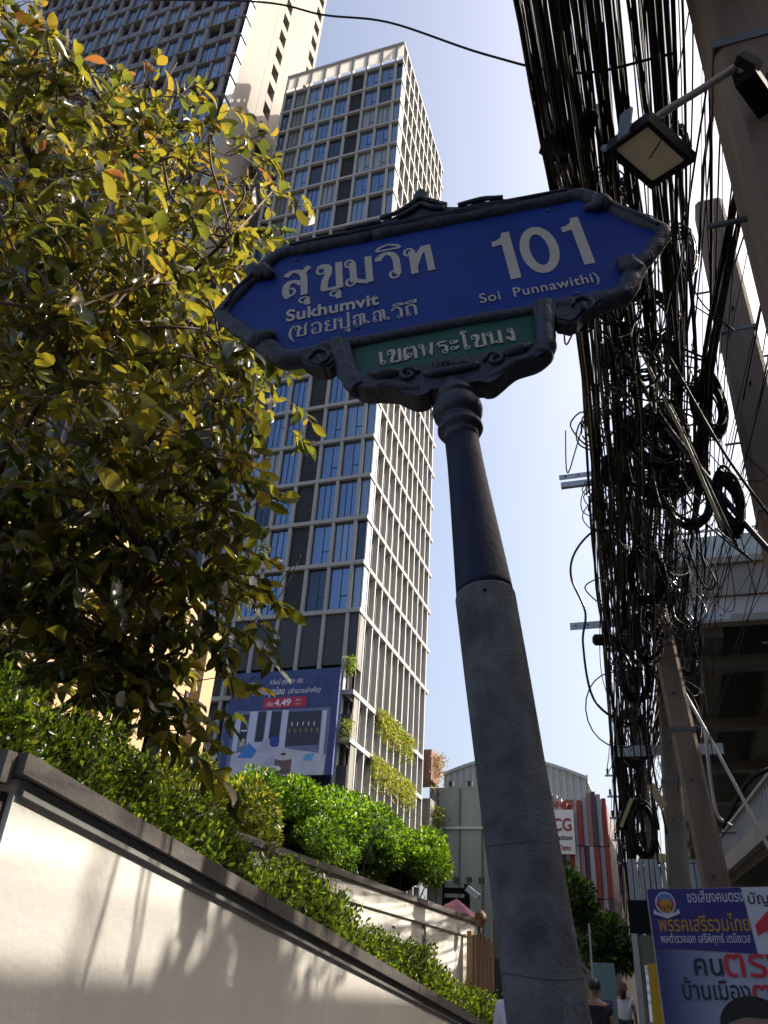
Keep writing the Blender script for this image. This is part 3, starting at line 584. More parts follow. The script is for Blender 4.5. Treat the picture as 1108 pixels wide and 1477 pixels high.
for z, xo in ((7.15,.0),(5.72,.06)):
    b = MB(); b.box(-.13+xo,.15+xo,-.28,-.20,z,z+.13); b.box(-.02+xo,.04+xo,-.25,-.14,z+.13,z+.30); b.build('clamp_bracket', M_galvd, pA)
pB = upole(1.33,7.5,.47,.32,10.1,label='brown concrete utility pole behind the floodlight pole, wrapped by cable coils')
pC = upole(-.20,14,.36,.28,7.9,lean=(.5,0),m=M_upole2,label='grey weathered utility pole standing just left of the leaning brown pole', zb=.3)
pD = upole(.60,11,.34,.26,8.0,lean=(-.60,0),m=M_upole,label='brown utility pole leaning left beside the grey weathered one', zb=.2)
pE = upole(-.55,21,.26,.22,8.6,m=M_upole2,label='thin far utility pole in the cable mass over the canopy', zb=.4)
pF = upole(-1.75,36,.3,.24,9.6,m=M_upole2,label='farthest utility pole with small crossarms against the sky', zb=.8)
# crossarms
def crossarm(x0, x1, y, z, ht, lab, double=False):
    c = empty('steel_crossarm', (x0,y,z), lab, 'crossarm')
    b = MB(); b.box(0,x1-x0,-.006,0,0,ht); b.box(0,x1-x0,0,.06,ht-.008,ht); b.build('angle_bar', M_galv, c)
    if double:
        b = MB(); b.box(.02,x1-x0-.1,.001,.009,-ht-.04,-.04); b.box(.02,x1-x0-.1,.01,.07,-ht-.04,-ht-.032); b.build('angle_bar', M_galv, c)
    for k in range(int((x1-x0)/.22)):
        q = MB(); q.lathe((.1+.22*k,-.012,ht*.55),(0,1,0),[(0,.016),(.005,.016)],8); q.build('bolt_hole', M_black, c)
    return c
crossarm(-1.12,1.2,11.4,9.0,.10,'galvanised crossarm with a double bar sticking out left over the blue sky',True)
crossarm(-1.33,1.35,13.7,7.3,.14,'galvanised crossarm at the middle of the cable mass, level with the station beam')
crossarm(-.9,1.05,16.0,5.65,.20,'dark crossarm low on the grey weathered pole')
for k in range(5):
    c = crossarm(-2.45+.03*k,-.95,35.7,10.0-.85*k,.09,['topmost','second','third','fourth','lowest'][k]+' small crossarm on the farthest utility pole')
    for q in range(3):
        i = MB(); i.lathe((.12+.45*q,.03,.09),(0,0,1),[(0,.03),(.05,.055),(.08,.035),(.12,.06),(.16,.035),(.2,.055),(.26,.03)],10); i.build('insulator', M_black, c)

# ------------------------------------------------------------------ floodlight on its arm
fc = np.array([.238,2.29,4.54])
fl_ = empty('floodlight', tuple(fc), 'square black floodlight with cream lens on a bent steel arm', 'floodlight')
# orthonormal frame of the housing: lens faces down and towards the street
nrm = np.array([-.2187,.0929,-.9714]); nrm /= np.linalg.norm(nrm)
ax = np.array([.5867,.8079,-.0549]); ax -= nrm*(ax@nrm); ax /= np.linalg.norm(ax); ay = np.array([.7797,-.5819,-.2312]); ay -= nrm*(ay@nrm)+ax*(ay@ax); ay /= np.linalg.norm(ay)
def fq(a, b_, c_): return ax*a+ay*b_+nrm*c_
def fbox(bm_, a0,a1,b0,b1,c0,c1):
    bm_.hexa([fq(a0,b0,c0),fq(a1,b0,c0),fq(a1,b1,c0),fq(a0,b1,c0)],[fq(a0,b0,c1),fq(a1,b0,c1),fq(a1,b1,c1),fq(a0,b1,c1)])
HW, HH = .143, .110
b = MB(); fbox(b,-HW,HW,-HH,HH,-.038,-.012); 
for (a0,a1,b0,b1) in ((-HW,-HW+.022,-HH,HH),(HW-.022,HW,-HH,HH),(-HW+.022,HW-.022,-HH,-HH+.022),(-HW+.022,HW-.022,HH-.022,HH)): fbox(b,a0,a1,b0,b1,-.0115,.02)
for k in range(9): fbox(b,-.12+.028*k,-.112+.028*k,-HH+.02,HH-.02,-.056,-.039)
b.build('housing', M_black, fl_)
b = MB(); n=6; rr_=.014; pts=[]
for cx,cy,a0 in ((HW-.026-rr_,HH-.026-rr_,0),(-HW+.026+rr_,HH-.026-rr_,90),(-HW+.026+rr_,-HH+.026+rr_,180),(HW-.026-rr_,-HH+.026+rr_,270)):
    for k in range(n+1): t=R(a0+90*k/n); pts.append((cx+rr_*math.cos(t),cy+rr_*math.sin(t)))
V=[fq(p[0],p[1],.002) for p in pts]+[fq(p[0],p[1],.010) for p in pts]; m_=len(pts)
b.add(V,[tuple(range(m_))[::-1],tuple(range(m_,2*m_))]+[(i,(i+1)%m_,(i+1)%m_+m_,i+m_) for i in range(m_)])
b.build('lens', mat('yellowed_lens',(.62,.55,.38),.35,var=.12,vscale=12), fl_)
b = MB(); b.tube(smoothpath([(.03,-.06,.07),(.047,-.09,.10),(.224,-.09,.205),(.34,-.09,.275),(.377,-.085,.30),(.41,-.07,.28)],6),.0165,12)
b.build('arm', mat('weathered_steel_tube',(.42,.36,.31),.55,metal=.3,var=.3,vscale=12), fl_, smooth=True)
b = MB(); b.bar((.40,-.08,.26),(.50,.10,.26),.09,.09); b.bar((.39,-.12,.31),(.45,-.10,.24),.04,.05); b.build('arm_bracket', M_black, fl_)
b = MB(); b.bar(fq(-HW-.02,-.03,-.03)+0, fq(-HW-.02,.03,-.03),.012,.14); b.bar(fq(-.12,-HH-.05,-.05),fq(-.12,-HH,-.02),.022,.02); b.build('tilt_bracket', M_galvd, fl_)
b = MB(); b.tube(smoothpath([fq(-.05,HH,.03),fq(-.03,HH-.05,.04),fq(.0,.0,.03)],5),.003,5); b.build('loose_wire', M_black, fl_)

# ------------------------------------------------------------------ overhead cables: every cable is one object
ST = [(-6,.12,.60),(2.6,.19,.50),(6,.22,.56),(11,-.02,.62),(14,-.18,.60),(21,-.74,.48),(36,-1.8,.45),(60,-3.2,.6)]
def bun(y, u):
    for a, c in zip(ST[:-1], ST[1:]):
        if y <= c[0]: t = (y-a[0])/(c[0]-a[0]); break
    return (a[1]+(c[1]-a[1])*t)+u*(a[2]+(c[2]-a[2])*t)
cr = random.Random(21)
YS = [-6,2.6,6,11,14,21,36,60]
n_c = 0
def cable_obj(P, r, m, name, label, cat, group=None, n=5):
    V, Fs = tube_arr(P, r, n); o = bpy.data.objects.new(name, mesh_from(name, V, Fs, m, smooth=True)); COL.objects.link(o)
    return tag(o, label, cat, group)
BN = []
for k in range(11):
    u = -.88+1.70*(k/10)**1.35+cr.uniform(-.05,.05); z0 = 6.2+abs(cr.gauss(0,.9))
    BN.append(([u+cr.gauss(0,.10) for _ in YS],[z0+cr.gauss(0,.22) for _ in YS], cr.uniform(.05,.2)))
for c in range(158):
    loose = c%9 >= 6
    if loose:
        u = cr.uniform(-1,1); z0 = min(9.2, 6.1+abs(cr.gauss(0,1.1))); pts = []
        ju = [max(-1.02,min(1.15,u+cr.gauss(0,.16))) for _ in YS]; jz = [z0+cr.gauss(0,.25) for _ in YS]
    else:
        B_ = BN[c%11]; pts = []; sp3 = .055 if c%4 else .12
        ju = [max(-.98,a+cr.gauss(0,sp3)) for a in B_[0]]; jz = [a+cr.gauss(0,.09) for a in B_[1]]; u = B_[0][0]
    if u > .75 and cr.random() < .6: ju[1] += .9; ju[2] += .3
    rad = cr.choice([.004,.005,.006,.007,.008,.010,.013,.018])
    sag = cr.uniform(.03,.22) if loose else B_[2]+cr.uniform(-.02,.02)
    nS = len(YS)-1 if c%5 not in (1,3) else 4
    for i in range(nS):
        K = 8 if YS[i+1] < 20 else 6
        for k in range(K):
            t = k/K; y = YS[i]+(YS[i+1]-YS[i])*t; s_ = t*t*(3-2*t)
            uu = ju[i]+(ju[i+1]-ju[i])*s_; zz = jz[i]+(jz[i+1]-jz[i])*s_ - sag*4*t*(1-t)*((YS[i+1]-YS[i])/7)**.8 + .004*math.sin(y*9+c)
            pts.append((bun(y,uu), y, zz))
    cable_obj(pts, rad, cr.choice([M_black,M_black,M_black,M_blackm]), 'overhead_cable', ('thick' if rad > .009 else 'thin')+' black cable running along the street '+('on the left flank' if ju[1] < -.45 else 'in the middle' if ju[1] < .35 else 'on the right flank')+' of the '+('lower' if jz[1] < 7.0 else 'upper')+' overhead bundle', 'cable', 'black cables of the thick overhead bundle'); n_c += 1
# parallel straight cables at the open left side and between the poles
for k in range(9):
    x = -.34+.035*k+cr.uniform(-.01,.01); z = 7.3+.12*k
    P_ = [(x+(-.9 if False else 0)*t-(.0 if y<6 else (y-6)*.028), y, z-.25*math.sin(math.pi*((y-2.6)%11)/11)) for t,y in [(0,yy) for yy in np.linspace(-5,34,40)]]
    cable_obj(P_, .009+.004*(k%2), M_blackm, 'service_cable', 'straight black service cable on the open left flank of the overhead bundle', 'cable', 'straight service cables left of the bundle')
for k in range(26):
    x0 = cr.uniform(.9,2.6); x1 = cr.uniform(.35,1.3); z0 = cr.uniform(6.5,8.5)
    P_ = smoothpath([(x0+.2,-1,z0+.4),(x0,4.5,z0),(.5*(x0+x1)+cr.uniform(-.1,.1),9,z0-.35),(x1,14,z0-.3),(x1-.9,26,z0-.2)],7)
    cable_obj(P_, cr.choice([.004,.005,.007,.009]), M_black, 'thin_cable', 'thin black wire fanning out between the two nearest brown poles', 'cable', 'thin wires between the near poles')
# drooping loose wires
for k in range(46):
    y = cr.uniform(5,22); x = bun(y, cr.uniform(-1.0,1.0)); z = cr.uniform(5.9,8.2); L = cr.uniform(1.0,4.0); dp = cr.uniform(.4,1.9)
    dx = cr.uniform(-.4,.4)
    P_ = smoothpath([(x,y,z),(x+dx*.6+cr.uniform(-.1,.1),y+L*.25,z-dp*.75),(x+dx,y+L*.55,z-dp),(x+dx*.3+cr.uniform(-.1,.1),y+L*.85,z-dp*.6),(bun(y+L,cr.uniform(-.8,.8)),y+L,z-.1)],6)
    cable_obj(P_, cr.choice([.004,.006,.008]), M_black, 'drooping_cable', ('nearer' if y < 12 else 'farther')+' loose black cable drooping '+('deep' if dp > 1.2 else 'slightly')+' out of the '+('left' if x < bun(y,0) else 'right')+' half of the overhead bundle', 'cable', 'loose drooping cables')
for k in range(36):
    y = cr.uniform(6,24); x = bun(y, cr.uniform(-.8,.9)); z = cr.uniform(6.2,8.0); dz = cr.uniform(1.2,4.2)
    P_ = smoothpath([(x,y,z),(x+cr.uniform(-.15,.15),y+cr.uniform(-.1,.4),z-dz*.35),(x+cr.uniform(-.2,.2),y+cr.uniform(-.1,.5),z-dz*.7),(x+cr.uniform(-.15,.15),y+.2,z-dz)],5)
    cable_obj(P_, cr.choice([.005,.007,.009]), M_black, 'hanging_cable', ('long' if dz > 2.7 else 'short')+' cut black cable hanging down from the '+('left' if x < bun(y,0) else 'right')+' half of the '+('nearer' if y < 14 else 'farther')+' bundle', 'cable', 'cut hanging cables')
# vertical risers strapped along the far poles
for (px_, py_, z0, z1, n_) in ((-.80,20.6,3.4,8.0,13),(-.42,13.6,4.2,7.6,8),(-1.5,30,4,8.6,10)):
    for k in range(n_):
        xx = px_+cr.uniform(-.34,.34)
        P_ = smoothpath([(xx+cr.uniform(-.1,.1),py_+cr.uniform(-.2,.2),z1),(xx+cr.uniform(-.12,.12),py_,.6*z1+.4*z0),(xx+cr.uniform(-.12,.12),py_,.3*z1+.7*z0),(xx,py_,z0-cr.uniform(0,.8))],5)
        cable_obj(P_, cr.choice([.012,.018,.026]), M_black, 'riser_cable', 'black riser cable strapped down '+('beside the thin far pole over the canopy' if py_ == 20.6 else 'left of the grey weathered pole' if py_ == 13.6 else 'toward the farthest pole'), 'cable', 'riser cables at the far poles')
# cable coils
def coil(c, rad, asp, turns, lab, tilt=0.0, rz=0.0, r=.008, grp=None, m=None):
    P_ = []; q = random.Random(int(c[0]*100+c[2]*77)); ph = q.uniform(0,6)
    N = 22
    for t in range(turns):
        rj = rad*(1-.22*q.random()); oy = q.uniform(-.05,.05)*rad/.25; ox = q.uniform(-.03,.03); oz = q.uniform(-.05,.02)
        for k in range(N):
            a = 2*math.pi*k/N+ph
            P_.append((ox+rj*asp*math.cos(a), oy+.04*math.sin(a*2+t), oz+rj*math.sin(a)))
    V, Fs = tube_arr(P_, r, 5)
    o = bpy.data.objects.new('cable_coil', mesh_from('cable_coil', V, Fs, m or M_blackm, smooth=True)); COL.objects.link(o)
    o.location = c; o.rotation_euler = (tilt,0,rz); return tag(o, lab, 'cable coil', grp)
for a in [((.32,5.9,7.05),.30,.9,10,'round cable coil with silvery glints just right of the sign tip',.2,.2,.009),
          ((.20,5.9,6.62),.26,.8,9,'second cable coil hanging under the glinting round one',.1,.4,.008),
          ((.70,5.8,7.72),.33,.45,9,'narrow cable coil beside the brown pole below the floodlight',.1,.2,.009),
          ((.22,5.6,8.3),.30,.6,9,'cable coil high up left of the floodlight',.1,.3,.009),
          ((.74,6.1,6.1),.34,.38,12,'long oval cable coil hung between the bundle and the second brown pole',.0,.1,.009),
          ((.76,6.3,5.2),.30,.35,14,'thick dark oval coil hanging lowest beside the second brown pole',.0,.2,.012),
          ((.33,8.1,6.95),.50,.85,16,'largest cable coil, hanging in the middle of the bundle',.1,.2,.012),
          ((.46,8.4,7.6),.36,.8,10,'coil above the largest cable coil',.2,.1,.010),
          ((.05,9.1,6.0),.36,.6,10,'small tangled coil under the largest one',.3,.4,.009),
          ((.02,10.5,5.8),.4,.5,9,'flat coil hanging before the leaning brown pole',.1,.8,.009),
          ((-.3,13,6.2),.5,.5,10,'coil at the left flank of the far bundle',.1,.2,.012),
          ((.5,13,6.6),.55,.4,10,'coil in front of the cream station beam',.1,.2,.012),
          ((-.55,17,6.3),.6,.5,12,'coil of thick cable above the white canopy',.1,.2,.016),
          ((.28,6.9,6.4),.32,.8,10,'dull cable coil just under the second glinting coil',.1,.5,.010),
          ((.55,7.6,6.1),.36,.7,10,'cable coil in the gap left of the second brown pole',.2,.1,.010),
          ((.15,4.6,6.9),.22,.7,9,'small cable coil right behind the sign tip',.2,.5,.007),
          ((.62,4.3,7.3),.24,.5,9,'small cable coil under the floodlight arm',.1,.2,.007),
          ((-.6,19,4.9),.6,.45,12,'coil of thick cable nearest the white canopy',.1,.2,.016)]:
    coil(a[0],a[1],a[2],int(a[3]*1.5),a[4],a[5],a[6],a[7]*1.25,m=(M_black if len(a[4])%3 else None))
coil((-.62,14,5.95),.75,.85,1,'big thin single loop of cable standing out over the pale sky',.1,.15,.012)
cable_obj(smoothpath([(-.15,12.8,8.9),(-.7,13.0,8.9),(-1.1,13.2,8.6),(-1.22,13.4,8.2),(-1.02,13.4,7.5),(-1.1,13.4,6.9),(-1.0,13.5,5.95),(-.5,13.6,5.55),(-.1,13.7,5.7)],7), .022, M_blackm, 'loop_cable', 'thick cable curving out from the left end of the middle crossarm', 'cable')
cable_obj(smoothpath([(.1,4.2,7.9),(.11,5,6.46),(.45,5.5,5.29),(.62,5.7,4.6)],8), .013, mat('silvery_cable',(.22,.22,.2),.25,metal=.4), 'slanting_cable', 'slanting cable with bright silver glints right of the sign tip', 'cable')
cable_obj(smoothpath([(.13,4.3,7.9),(.14,5.05,6.46),(.49,5.6,5.29),(.70,5.8,4.5)],8), .013, M_blackm, 'slanting_cable', 'black cable running beside the silvery slanting one', 'cable')
cable_obj(smoothpath([(.1,6.3,7.0),(.33,6.3,6.19),(.66,6.3,5.4),(.98,6.3,4.72),(1.5,6.3,3.8)],8), .026, M_blackm, 'slanting_cable', 'thickest slanting cable crossing down to the right edge', 'cable')
cable_obj(smoothpath([(.42,5.4,6.1),(.72,5.5,5.1),(1.1,5.6,4.2)],8), .012, M_black, 'slanting_cable', 'thin slanting cable above the thickest one', 'cable')
cable_obj(smoothpath([(.35,10.6,5.0),(.75,10.6,3.9),(1.15,10.6,2.75)],6), .022, mat('guy_wire_sleeve',(.45,.45,.44),.5), 'guy_wire', 'pale guy wire sleeve slanting down right from the leaning brown pole', 'cable')
cable_obj(smoothpath([(.52,10.7,4.6),(.50,10.7,3.9),(.52,10.7,3.55),(.62,10.7,3.45),(.66,10.7,3.42)],6), .022, M_galv, 'conduit', 'grey conduit elbow beside the leaning brown pole', 'pipe')
cable_obj(smoothpath([(.55,10.7,3.4),(.9,10.7,3.9),(1.3,10.7,4.1),(1.9,10.7,4.15)],8), .03, M_blackm, 'arching_cable', 'thick black cable arching over the skywalk to the right edge', 'cable')
cable_obj(smoothpath([(-4.4,3.4,10.6),(-2.55,3,8.72),(-1.9,3,8.15),(-1.32,3,7.72),(-.6,3,6.93),(-.03,3,6.43),(.5,2.75,5.95)],8), .0085, M_black, 'crossing_wire', 'single black wire crossing the sky from the beige tower to the bundle', 'cable')
for k in range(30):
    y = cr.uniform(3.2,8.5); x = bun(y, cr.uniform(-.9,1.0)); z = cr.uniform(5.6,7.0); sgn = cr.choice([-1,1])
    P_ = smoothpath([(x,y,z),(x+sgn*cr.uniform(.05,.3),y+.2,z-cr.uniform(.2,.7)),(x+sgn*cr.uniform(.2,.6),y+cr.uniform(.0,.5),z-cr.uniform(.1,.8)),(x+sgn*cr.uniform(.1,.5),y+cr.uniform(.2,.9),z+cr.uniform(-.1,.5))],7)
    cable_obj(P_, cr.choice([.006,.008,.011]), M_black, 'looping_wire', 'short black wire looping '+('left' if sgn < 0 else 'right')+' across the '+('lower' if z < 6.3 else 'upper')+' part of the near cable bundle', 'cable', 'short looping wires')
for k in range(48):
    y = cr.uniform(4,13); x = bun(y, cr.uniform(-.9,.9)); z = cr.uniform(5.8,7.6); q = random.Random(k)
    P_ = []; th = q.uniform(0,6); r0 = q.uniform(.05,.22)
    for i in range(26):
        P_.append((x+r0*math.cos(th+i*.62)*(1+.3*math.sin(i*.9))+q.uniform(-.02,.02), y+q.uniform(-.05,.05), z+r0*1.3*math.sin(th+i*.62)+q.uniform(-.02,.02)-i*.006))
    cable_obj(smoothpath(P_,3), q.choice([.006,.008,.010]), M_blackm if k%3==0 else M_black, 'tangled_wire', ('glossy' if k%3==0 else 'dull')+' knot of tangled black wire caught in the '+('left' if x < bun(y,0) else 'right')+' half of the '+('nearer' if y < 8 else 'farther')+' cables', 'cable', 'tangled wire knots')
# splice boxes
def closure(c, dr, L, r, lab):
    b = MB(); b.lathe((0,0,0), dr, [(0,r*.5),(.02,r*.8),(.04,r),(L*.48,r),(L*.49,r*1.12),(L*.53,r*1.12),(L*.54,r),(L-.04,r),(L-.02,r*.8),(L,r*.5)],14)
    o = b.build('splice_closure', M_black, smooth=False, loc=c); tag(o, lab, 'splice closure')
closure((-.22,8,6.6),(0,.1,1),.42,.085,'black splice closure on the left end of the double crossarm')
closure((.76,8,6.55),(0,.1,1),.45,.09,'black splice closure on the right part of the double crossarm')
closure((-.95,13.6,7.05),(1,.2,0),.4,.10,'black splice closure under the middle crossarm')
closure((-.22,3.2,6.1),(.55,.1,.45),.36,.06,'black splice closure at the left flank, above the sign')
closure((.12,4.6,6.9),(.1,1,.0),.5,.07,'black splice closure just under the floodlight')
b = MB(); b.bar((-.25,3.2,6.02),(-.02,3.3,6.28),.10,.12); b.bar((-.20,3.2,6.02),(-.16,3.2,5.9),.05,.05)
tag(b.build('cable_bracket', M_black), 'wedge shaped black bracket holding two cables above the sign', 'bracket')
for k,(x1,z1) in enumerate(((-.05,5.45),(.03,5.35))):
    cable_obj(smoothpath([(-.17,3.2,6.05),(-.19+.05*k,3.25,5.75),(-.12+.05*k,3.3,5.5),(x1+.1,3.4,z1)],6), .006, M_black, 'jumper_wire', ['left','right'][k]+' one of the two small jumper wires drooping under the wedge bracket', 'cable')
for k in range(2):
    cable_obj(smoothpath([(-.36+.05*k,1.8,8.6),(-.22+.03*k,3.2,6.22),(-.10+.02*k,3.9,5.6),(-.15,6,6.2),(-.3,12,7.0)],10), .012, M_blackm, 'thick_cable', ['left','right'][k]+' of the two thick cables entering the wedge bracket from the top', 'cable')
# tags and boxes tied on the far bundle
for k,(x,y,z,sx,sz,m_) in enumerate([(-.25,13.5,4.55,.12,.34,mat('wooden_tag',(.42,.33,.16),.7)),(-.55,13.5,4.35,.05,.42,mat('wooden_tag',(.42,.33,.16),.7)),(-.2,13.5,3.55,.10,.12,mat('yellow_label',(.5,.45,.2),.6))]):
    b = MB(); b.bar((x,y,z),(x+(.16 if k==0 else -.2 if k==1 else 0),y,z-sz),sx,.03,up=(0,1,0)); tag(b.build('hanging_tag', m_), ['wide tilted wooden tag hanging in the far cables','narrow wooden stick tilted left in the far cables','small square yellow label low on the thin far pole'][k], 'tag')
for k,(x,y,z,s1) in enumerate([(-.05,7.0,7.6,.16),(.5,7.5,8.0,.2),(.1,9,8.1,.2),(-.1,12,7.0,.22),(.3,12,6.9,.25),(-.4,16,7.2,.3),(-.9,19,6.4,.35),(-.55,19,3.9,.4)]):
    b = MB(); b.box(-s1/2,s1/2,-.07,.07,-s1*.6,s1*.6); b.box(-s1/2-.01,s1/2+.01,-.08,.08,s1*.6,s1*.66)
    o = b.build('junction_box', M_black, loc=(x,y,z)); o.rotation_euler = (.1,.15*(k%3-1),.3); tag(o, 'dark junction box buried in the cable bundle', 'junction box', 'junction boxes in the bundle')
# ------------------------------------------------------------------ street name sign
e1 = np.array([0.97959904,0.14454676,0.13961359]); e2 = np.array([-0.15275342,0.0841459,0.98467551]); e3 = np.cross(e1,e2)  # e3 points to the viewer side
SC = EYE+1.25*(np.array([-0.43192889,1.45414266,3.11728741])-EYE)
sign = empty('street_sign', (0,0,0), 'blue Sukhumvit 101 street name sign in an ornate iron frame on a leaning concrete post', 'street sign')
foot = SC-e2*.34*1.25+np.array([.14,-.087,-1])*( (SC-e2*.425)[2]-.1)
sign.location = tuple(foot)
def sp(s, t, n=0.0): return SC+e1*s+e2*t+e3*n-foot
def plate(name, poly, n0, n1, m, bev=0.0, par=sign, smooth=False):
    bm = bmesh.new(); vs = [bm.verts.new(sp(s,t,n1)) for s,t in poly]; f = bm.faces.new(vs)
    r = bmesh.ops.extrude_face_region(bm, geom=[f]); ev = [g for g in r['geom'] if isinstance(g, bmesh.types.BMVert)]
    bmesh.ops.translate(bm, verts=ev, vec=Vector(e3*(n0-n1)))
    bmesh.ops.recalc_face_normals(bm, faces=bm.faces)
    if bev:
        bmesh.ops.bevel(bm, geom=[e for e in bm.edges if len(e.link_faces)==2 and e.calc_face_angle(0)>.7], offset=bev, segments=3, affect='EDGES', clamp_overlap=True)
    bmesh.ops.triangulate(bm, faces=[f for f in bm.faces if len(f.verts)>4])
    me = bpy.data.meshes.new(name); bm.to_mesh(me); bm.free()
    if smooth: me.polygons.foreach_set('use_smooth', [True]*len(me.polygons))
    me.materials.append(m); o = bpy.data.objects.new(name, me); COL.objects.link(o); o.parent = par; return o
M_blue = mat('sign_blue_sheet', (.003,.032,.26), .5, var=.3, vscale=5, spec=.3, stain=(26,.70,.22,(1,1,.5),(.04,.06,.20)))
M_green = mat('sign_green_sheet', (.004,.075,.05), .5, var=.2, vscale=6)
M_let = mat('reflective_lettering', (.54,.47,.41), .5, var=.18, vscale=120)
hexo = [(-.545,.28),(.545,.28),(.735,0),(.545,-.28),(-.545,-.28),(-.735,0)]
plate('name_panel', hexo, -.006, .006, M_blue)
plate('district_panel', [(-.31,-.255),(.29,-.255),(.27,-.47),(-.28,-.47)], -.006, .004, M_green)
def stube(pts, r, name, flatn=1.0, k=5, m=None, n=12, off=0.0, par=None, rn=None):
    P_ = smoothpath([sp(p[0],p[1],(p[2] if len(p)>2 else 0)+off) for p in pts], k)
    rad = [r*(1+.05*math.sin(i*1.3)+.03*math.sin(i*3.1)) for i in range(len(P_))] if rn is None else list(np.interp(np.linspace(0,1,len(P_)), np.linspace(0,1,len(rn)), rn))
    V, Fs = tube_arr(P_, rad, n); o = bpy.data.objects.new(name, mesh_from(name, V, Fs, m or M_iron, smooth=True)); COL.objects.link(o); o.parent = par or sign; return o
# frame: straight runs
stube([(-.63,.185),(-.58,.25),(-.53,.288),(-.44,.288),(-.2,.288)], .030, 'frame_rail')
stube([(-.2,.29),(0,.292),(.2,.29),(.45,.288),(.535,.288),(.575,.255),(.60,.21)], .030, 'frame_rail')
stube([(.62,.195),(.66,.12),(.70,.065),(.748,.0),(.71,-.065),(.66,-.125),(.62,-.17)], .027, 'frame_rail')
stube([(-.62,.19),(-.67,.125),(-.74,.018),(-.735,-.012),(-.69,-.075),(-.62,-.165)], .027, 'frame_rail')
stube([(.62,-.16),(.59,-.22),(.555,-.275),(.50,-.29),(.40,-.292),(.33,-.285)], .034, 'frame_rail')
stube([(-.61,-.16),(-.57,-.22),(-.52,-.285),(-.45,-.30),(-.39,-.29),(-.34,-.28)], .034, 'frame_rail')
stube([(-.34,-.278),(-.1,-.272),(.1,-.272),(.33,-.278)], .022, 'frame_rail')
# broken branch ends where the runs overlap
for (s,t,ds,dt) in ((-.625,.195,-.03,.03),(.60,.20,.02,-.03),(.60,-.165,-.02,.03),(-.60,-.185,.03,-.02)):
    stube([(s+ds,t+dt,.012),(s,t,.016),(s-ds*1.2,t-dt*1.0,.012)], .036, 'scroll_knob', rn=[.018,.031,.032,.024])
stube([(-.60,.19,.02),(-.575,.165,.02),(-.555,.16,.015)], .02, 'scroll_tip', rn=[.03,.022,.012]); stube([(.605,.20,.02),(.575,.185,.02),(.54,.195,.015)], .02, 'scroll_tip', rn=[.03,.022,.012])
stube([(.61,-.16,.02),(.585,-.145,.02),(.575,-.125,.015)], .02, 'scroll_tip', rn=[.03,.022,.012]); stube([(-.59,-.19,.02),(-.56,-.18,.02),(-.545,-.185,.015)], .02, 'scroll_tip', rn=[.03,.022,.012])
# crest on the top rail
crest = [(-.30,.29),(-.298,.322),(-.289,.348),(-.26,.342),(-.23,.343),(-.204,.357),(-.171,.352),(-.12,.368),(-.085,.385),(-.06,.402),(-.036,.432),(-.030,.480),(-.018,.512),(.0,.522),(.014,.510),(.020,.478),(.020,.432),(.040,.408),(.062,.38),(.10,.36),(.135,.350),(.164,.353),(.180,.372),(.195,.380),(.207,.372),(.217,.354),(.235,.352),(.250,.374),(.264,.376),(.275,.362),(.290,.335),(.34,.315),(.34,.285)]
crest = [(p_[0],p_[1]) for p_ in smoothpath(crest,3)]; crest = [(a, b_-.022*min(1,max(0,(b_-.30)/.05))) for a,b_ in crest]
plate('crest', crest, -.03, .032, M_iron, .007)
for pts in ([(-.16,.345,.036),(-.10,.352,.04),(-.05,.385,.04),(-.01,.42,.04),(.03,.385,.04),(.08,.345,.036)], [(-.10,.325,.038),(-.05,.345,.042),(-.01,.375,.042),(.025,.345,.042),(.07,.325,.038)],
            [(-.29,.325,.034),(-.22,.32,.038),(-.16,.325,.034)], [(.12,.33,.034),(.2,.335,.038),(.28,.325,.034)]):
    stube(pts, .009, 'crest_scroll', n=8)
# lower bracket carrying the green panel
bro = [(-.365,-.275),(-.350,-.345),(-.335,-.39),(-.318,-.45),(-.299,-.504),(-.275,-.536),(-.23,-.549),(-.174,-.567),(-.148,-.590),(-.121,-.612),(-.10,-.616),(-.077,-.609),(-.066,-.59),(-.060,-.60),(.066,-.60),(.085,-.609),(.108,-.611),(.132,-.595),(.156,-.574),(.184,-.554),(.215,-.547),(.242,-.542),(.272,-.526),(.303,-.493),(.316,-.44),(.325,-.392),(.345,-.300),(.345,-.275)]
bri = [(.275,-.275),(.268,-.36),(.252,-.431),(.238,-.424),(.225,-.414),(.20,-.424),(.173,-.431),(.13,-.440),(.095,-.437),(.05,-.428),(.005,-.428),(-.04,-.430),(-.073,-.440),(-.125,-.436),(-.165,-.440),(-.204,-.438),(-.24,-.424),(-.262,-.419),(-.276,-.415),(-.290,-.36),(-.300,-.275)]
bro = [(a, b_+.024*min(1,max(0,(-b_-.29)/.15))) for a,b_ in bro]; bro = [(p_[0],p_[1]) for p_ in smoothpath(bro,3)]; bri = [(p_[0],p_[1]) for p_ in smoothpath(bri,3)]; bri = [(a, b_-.026*min(1,max(0,(-b_-.30)/.1))) for a,b_ in bri]
plate('lower_bracket', bro+bri, -.035, .034, M_iron, .009)
stube([(-.345,-.27,.01),(-.335,-.33,.012),(-.318,-.40,.012),(-.298,-.46,.012),(-.28,-.50,.01)], .031, 'bracket_arm'); stube([(.315,-.27,.01),(.305,-.33,.012),(.292,-.40,.012),(.285,-.455,.012),(.265,-.495,.01)], .031, 'bracket_arm')
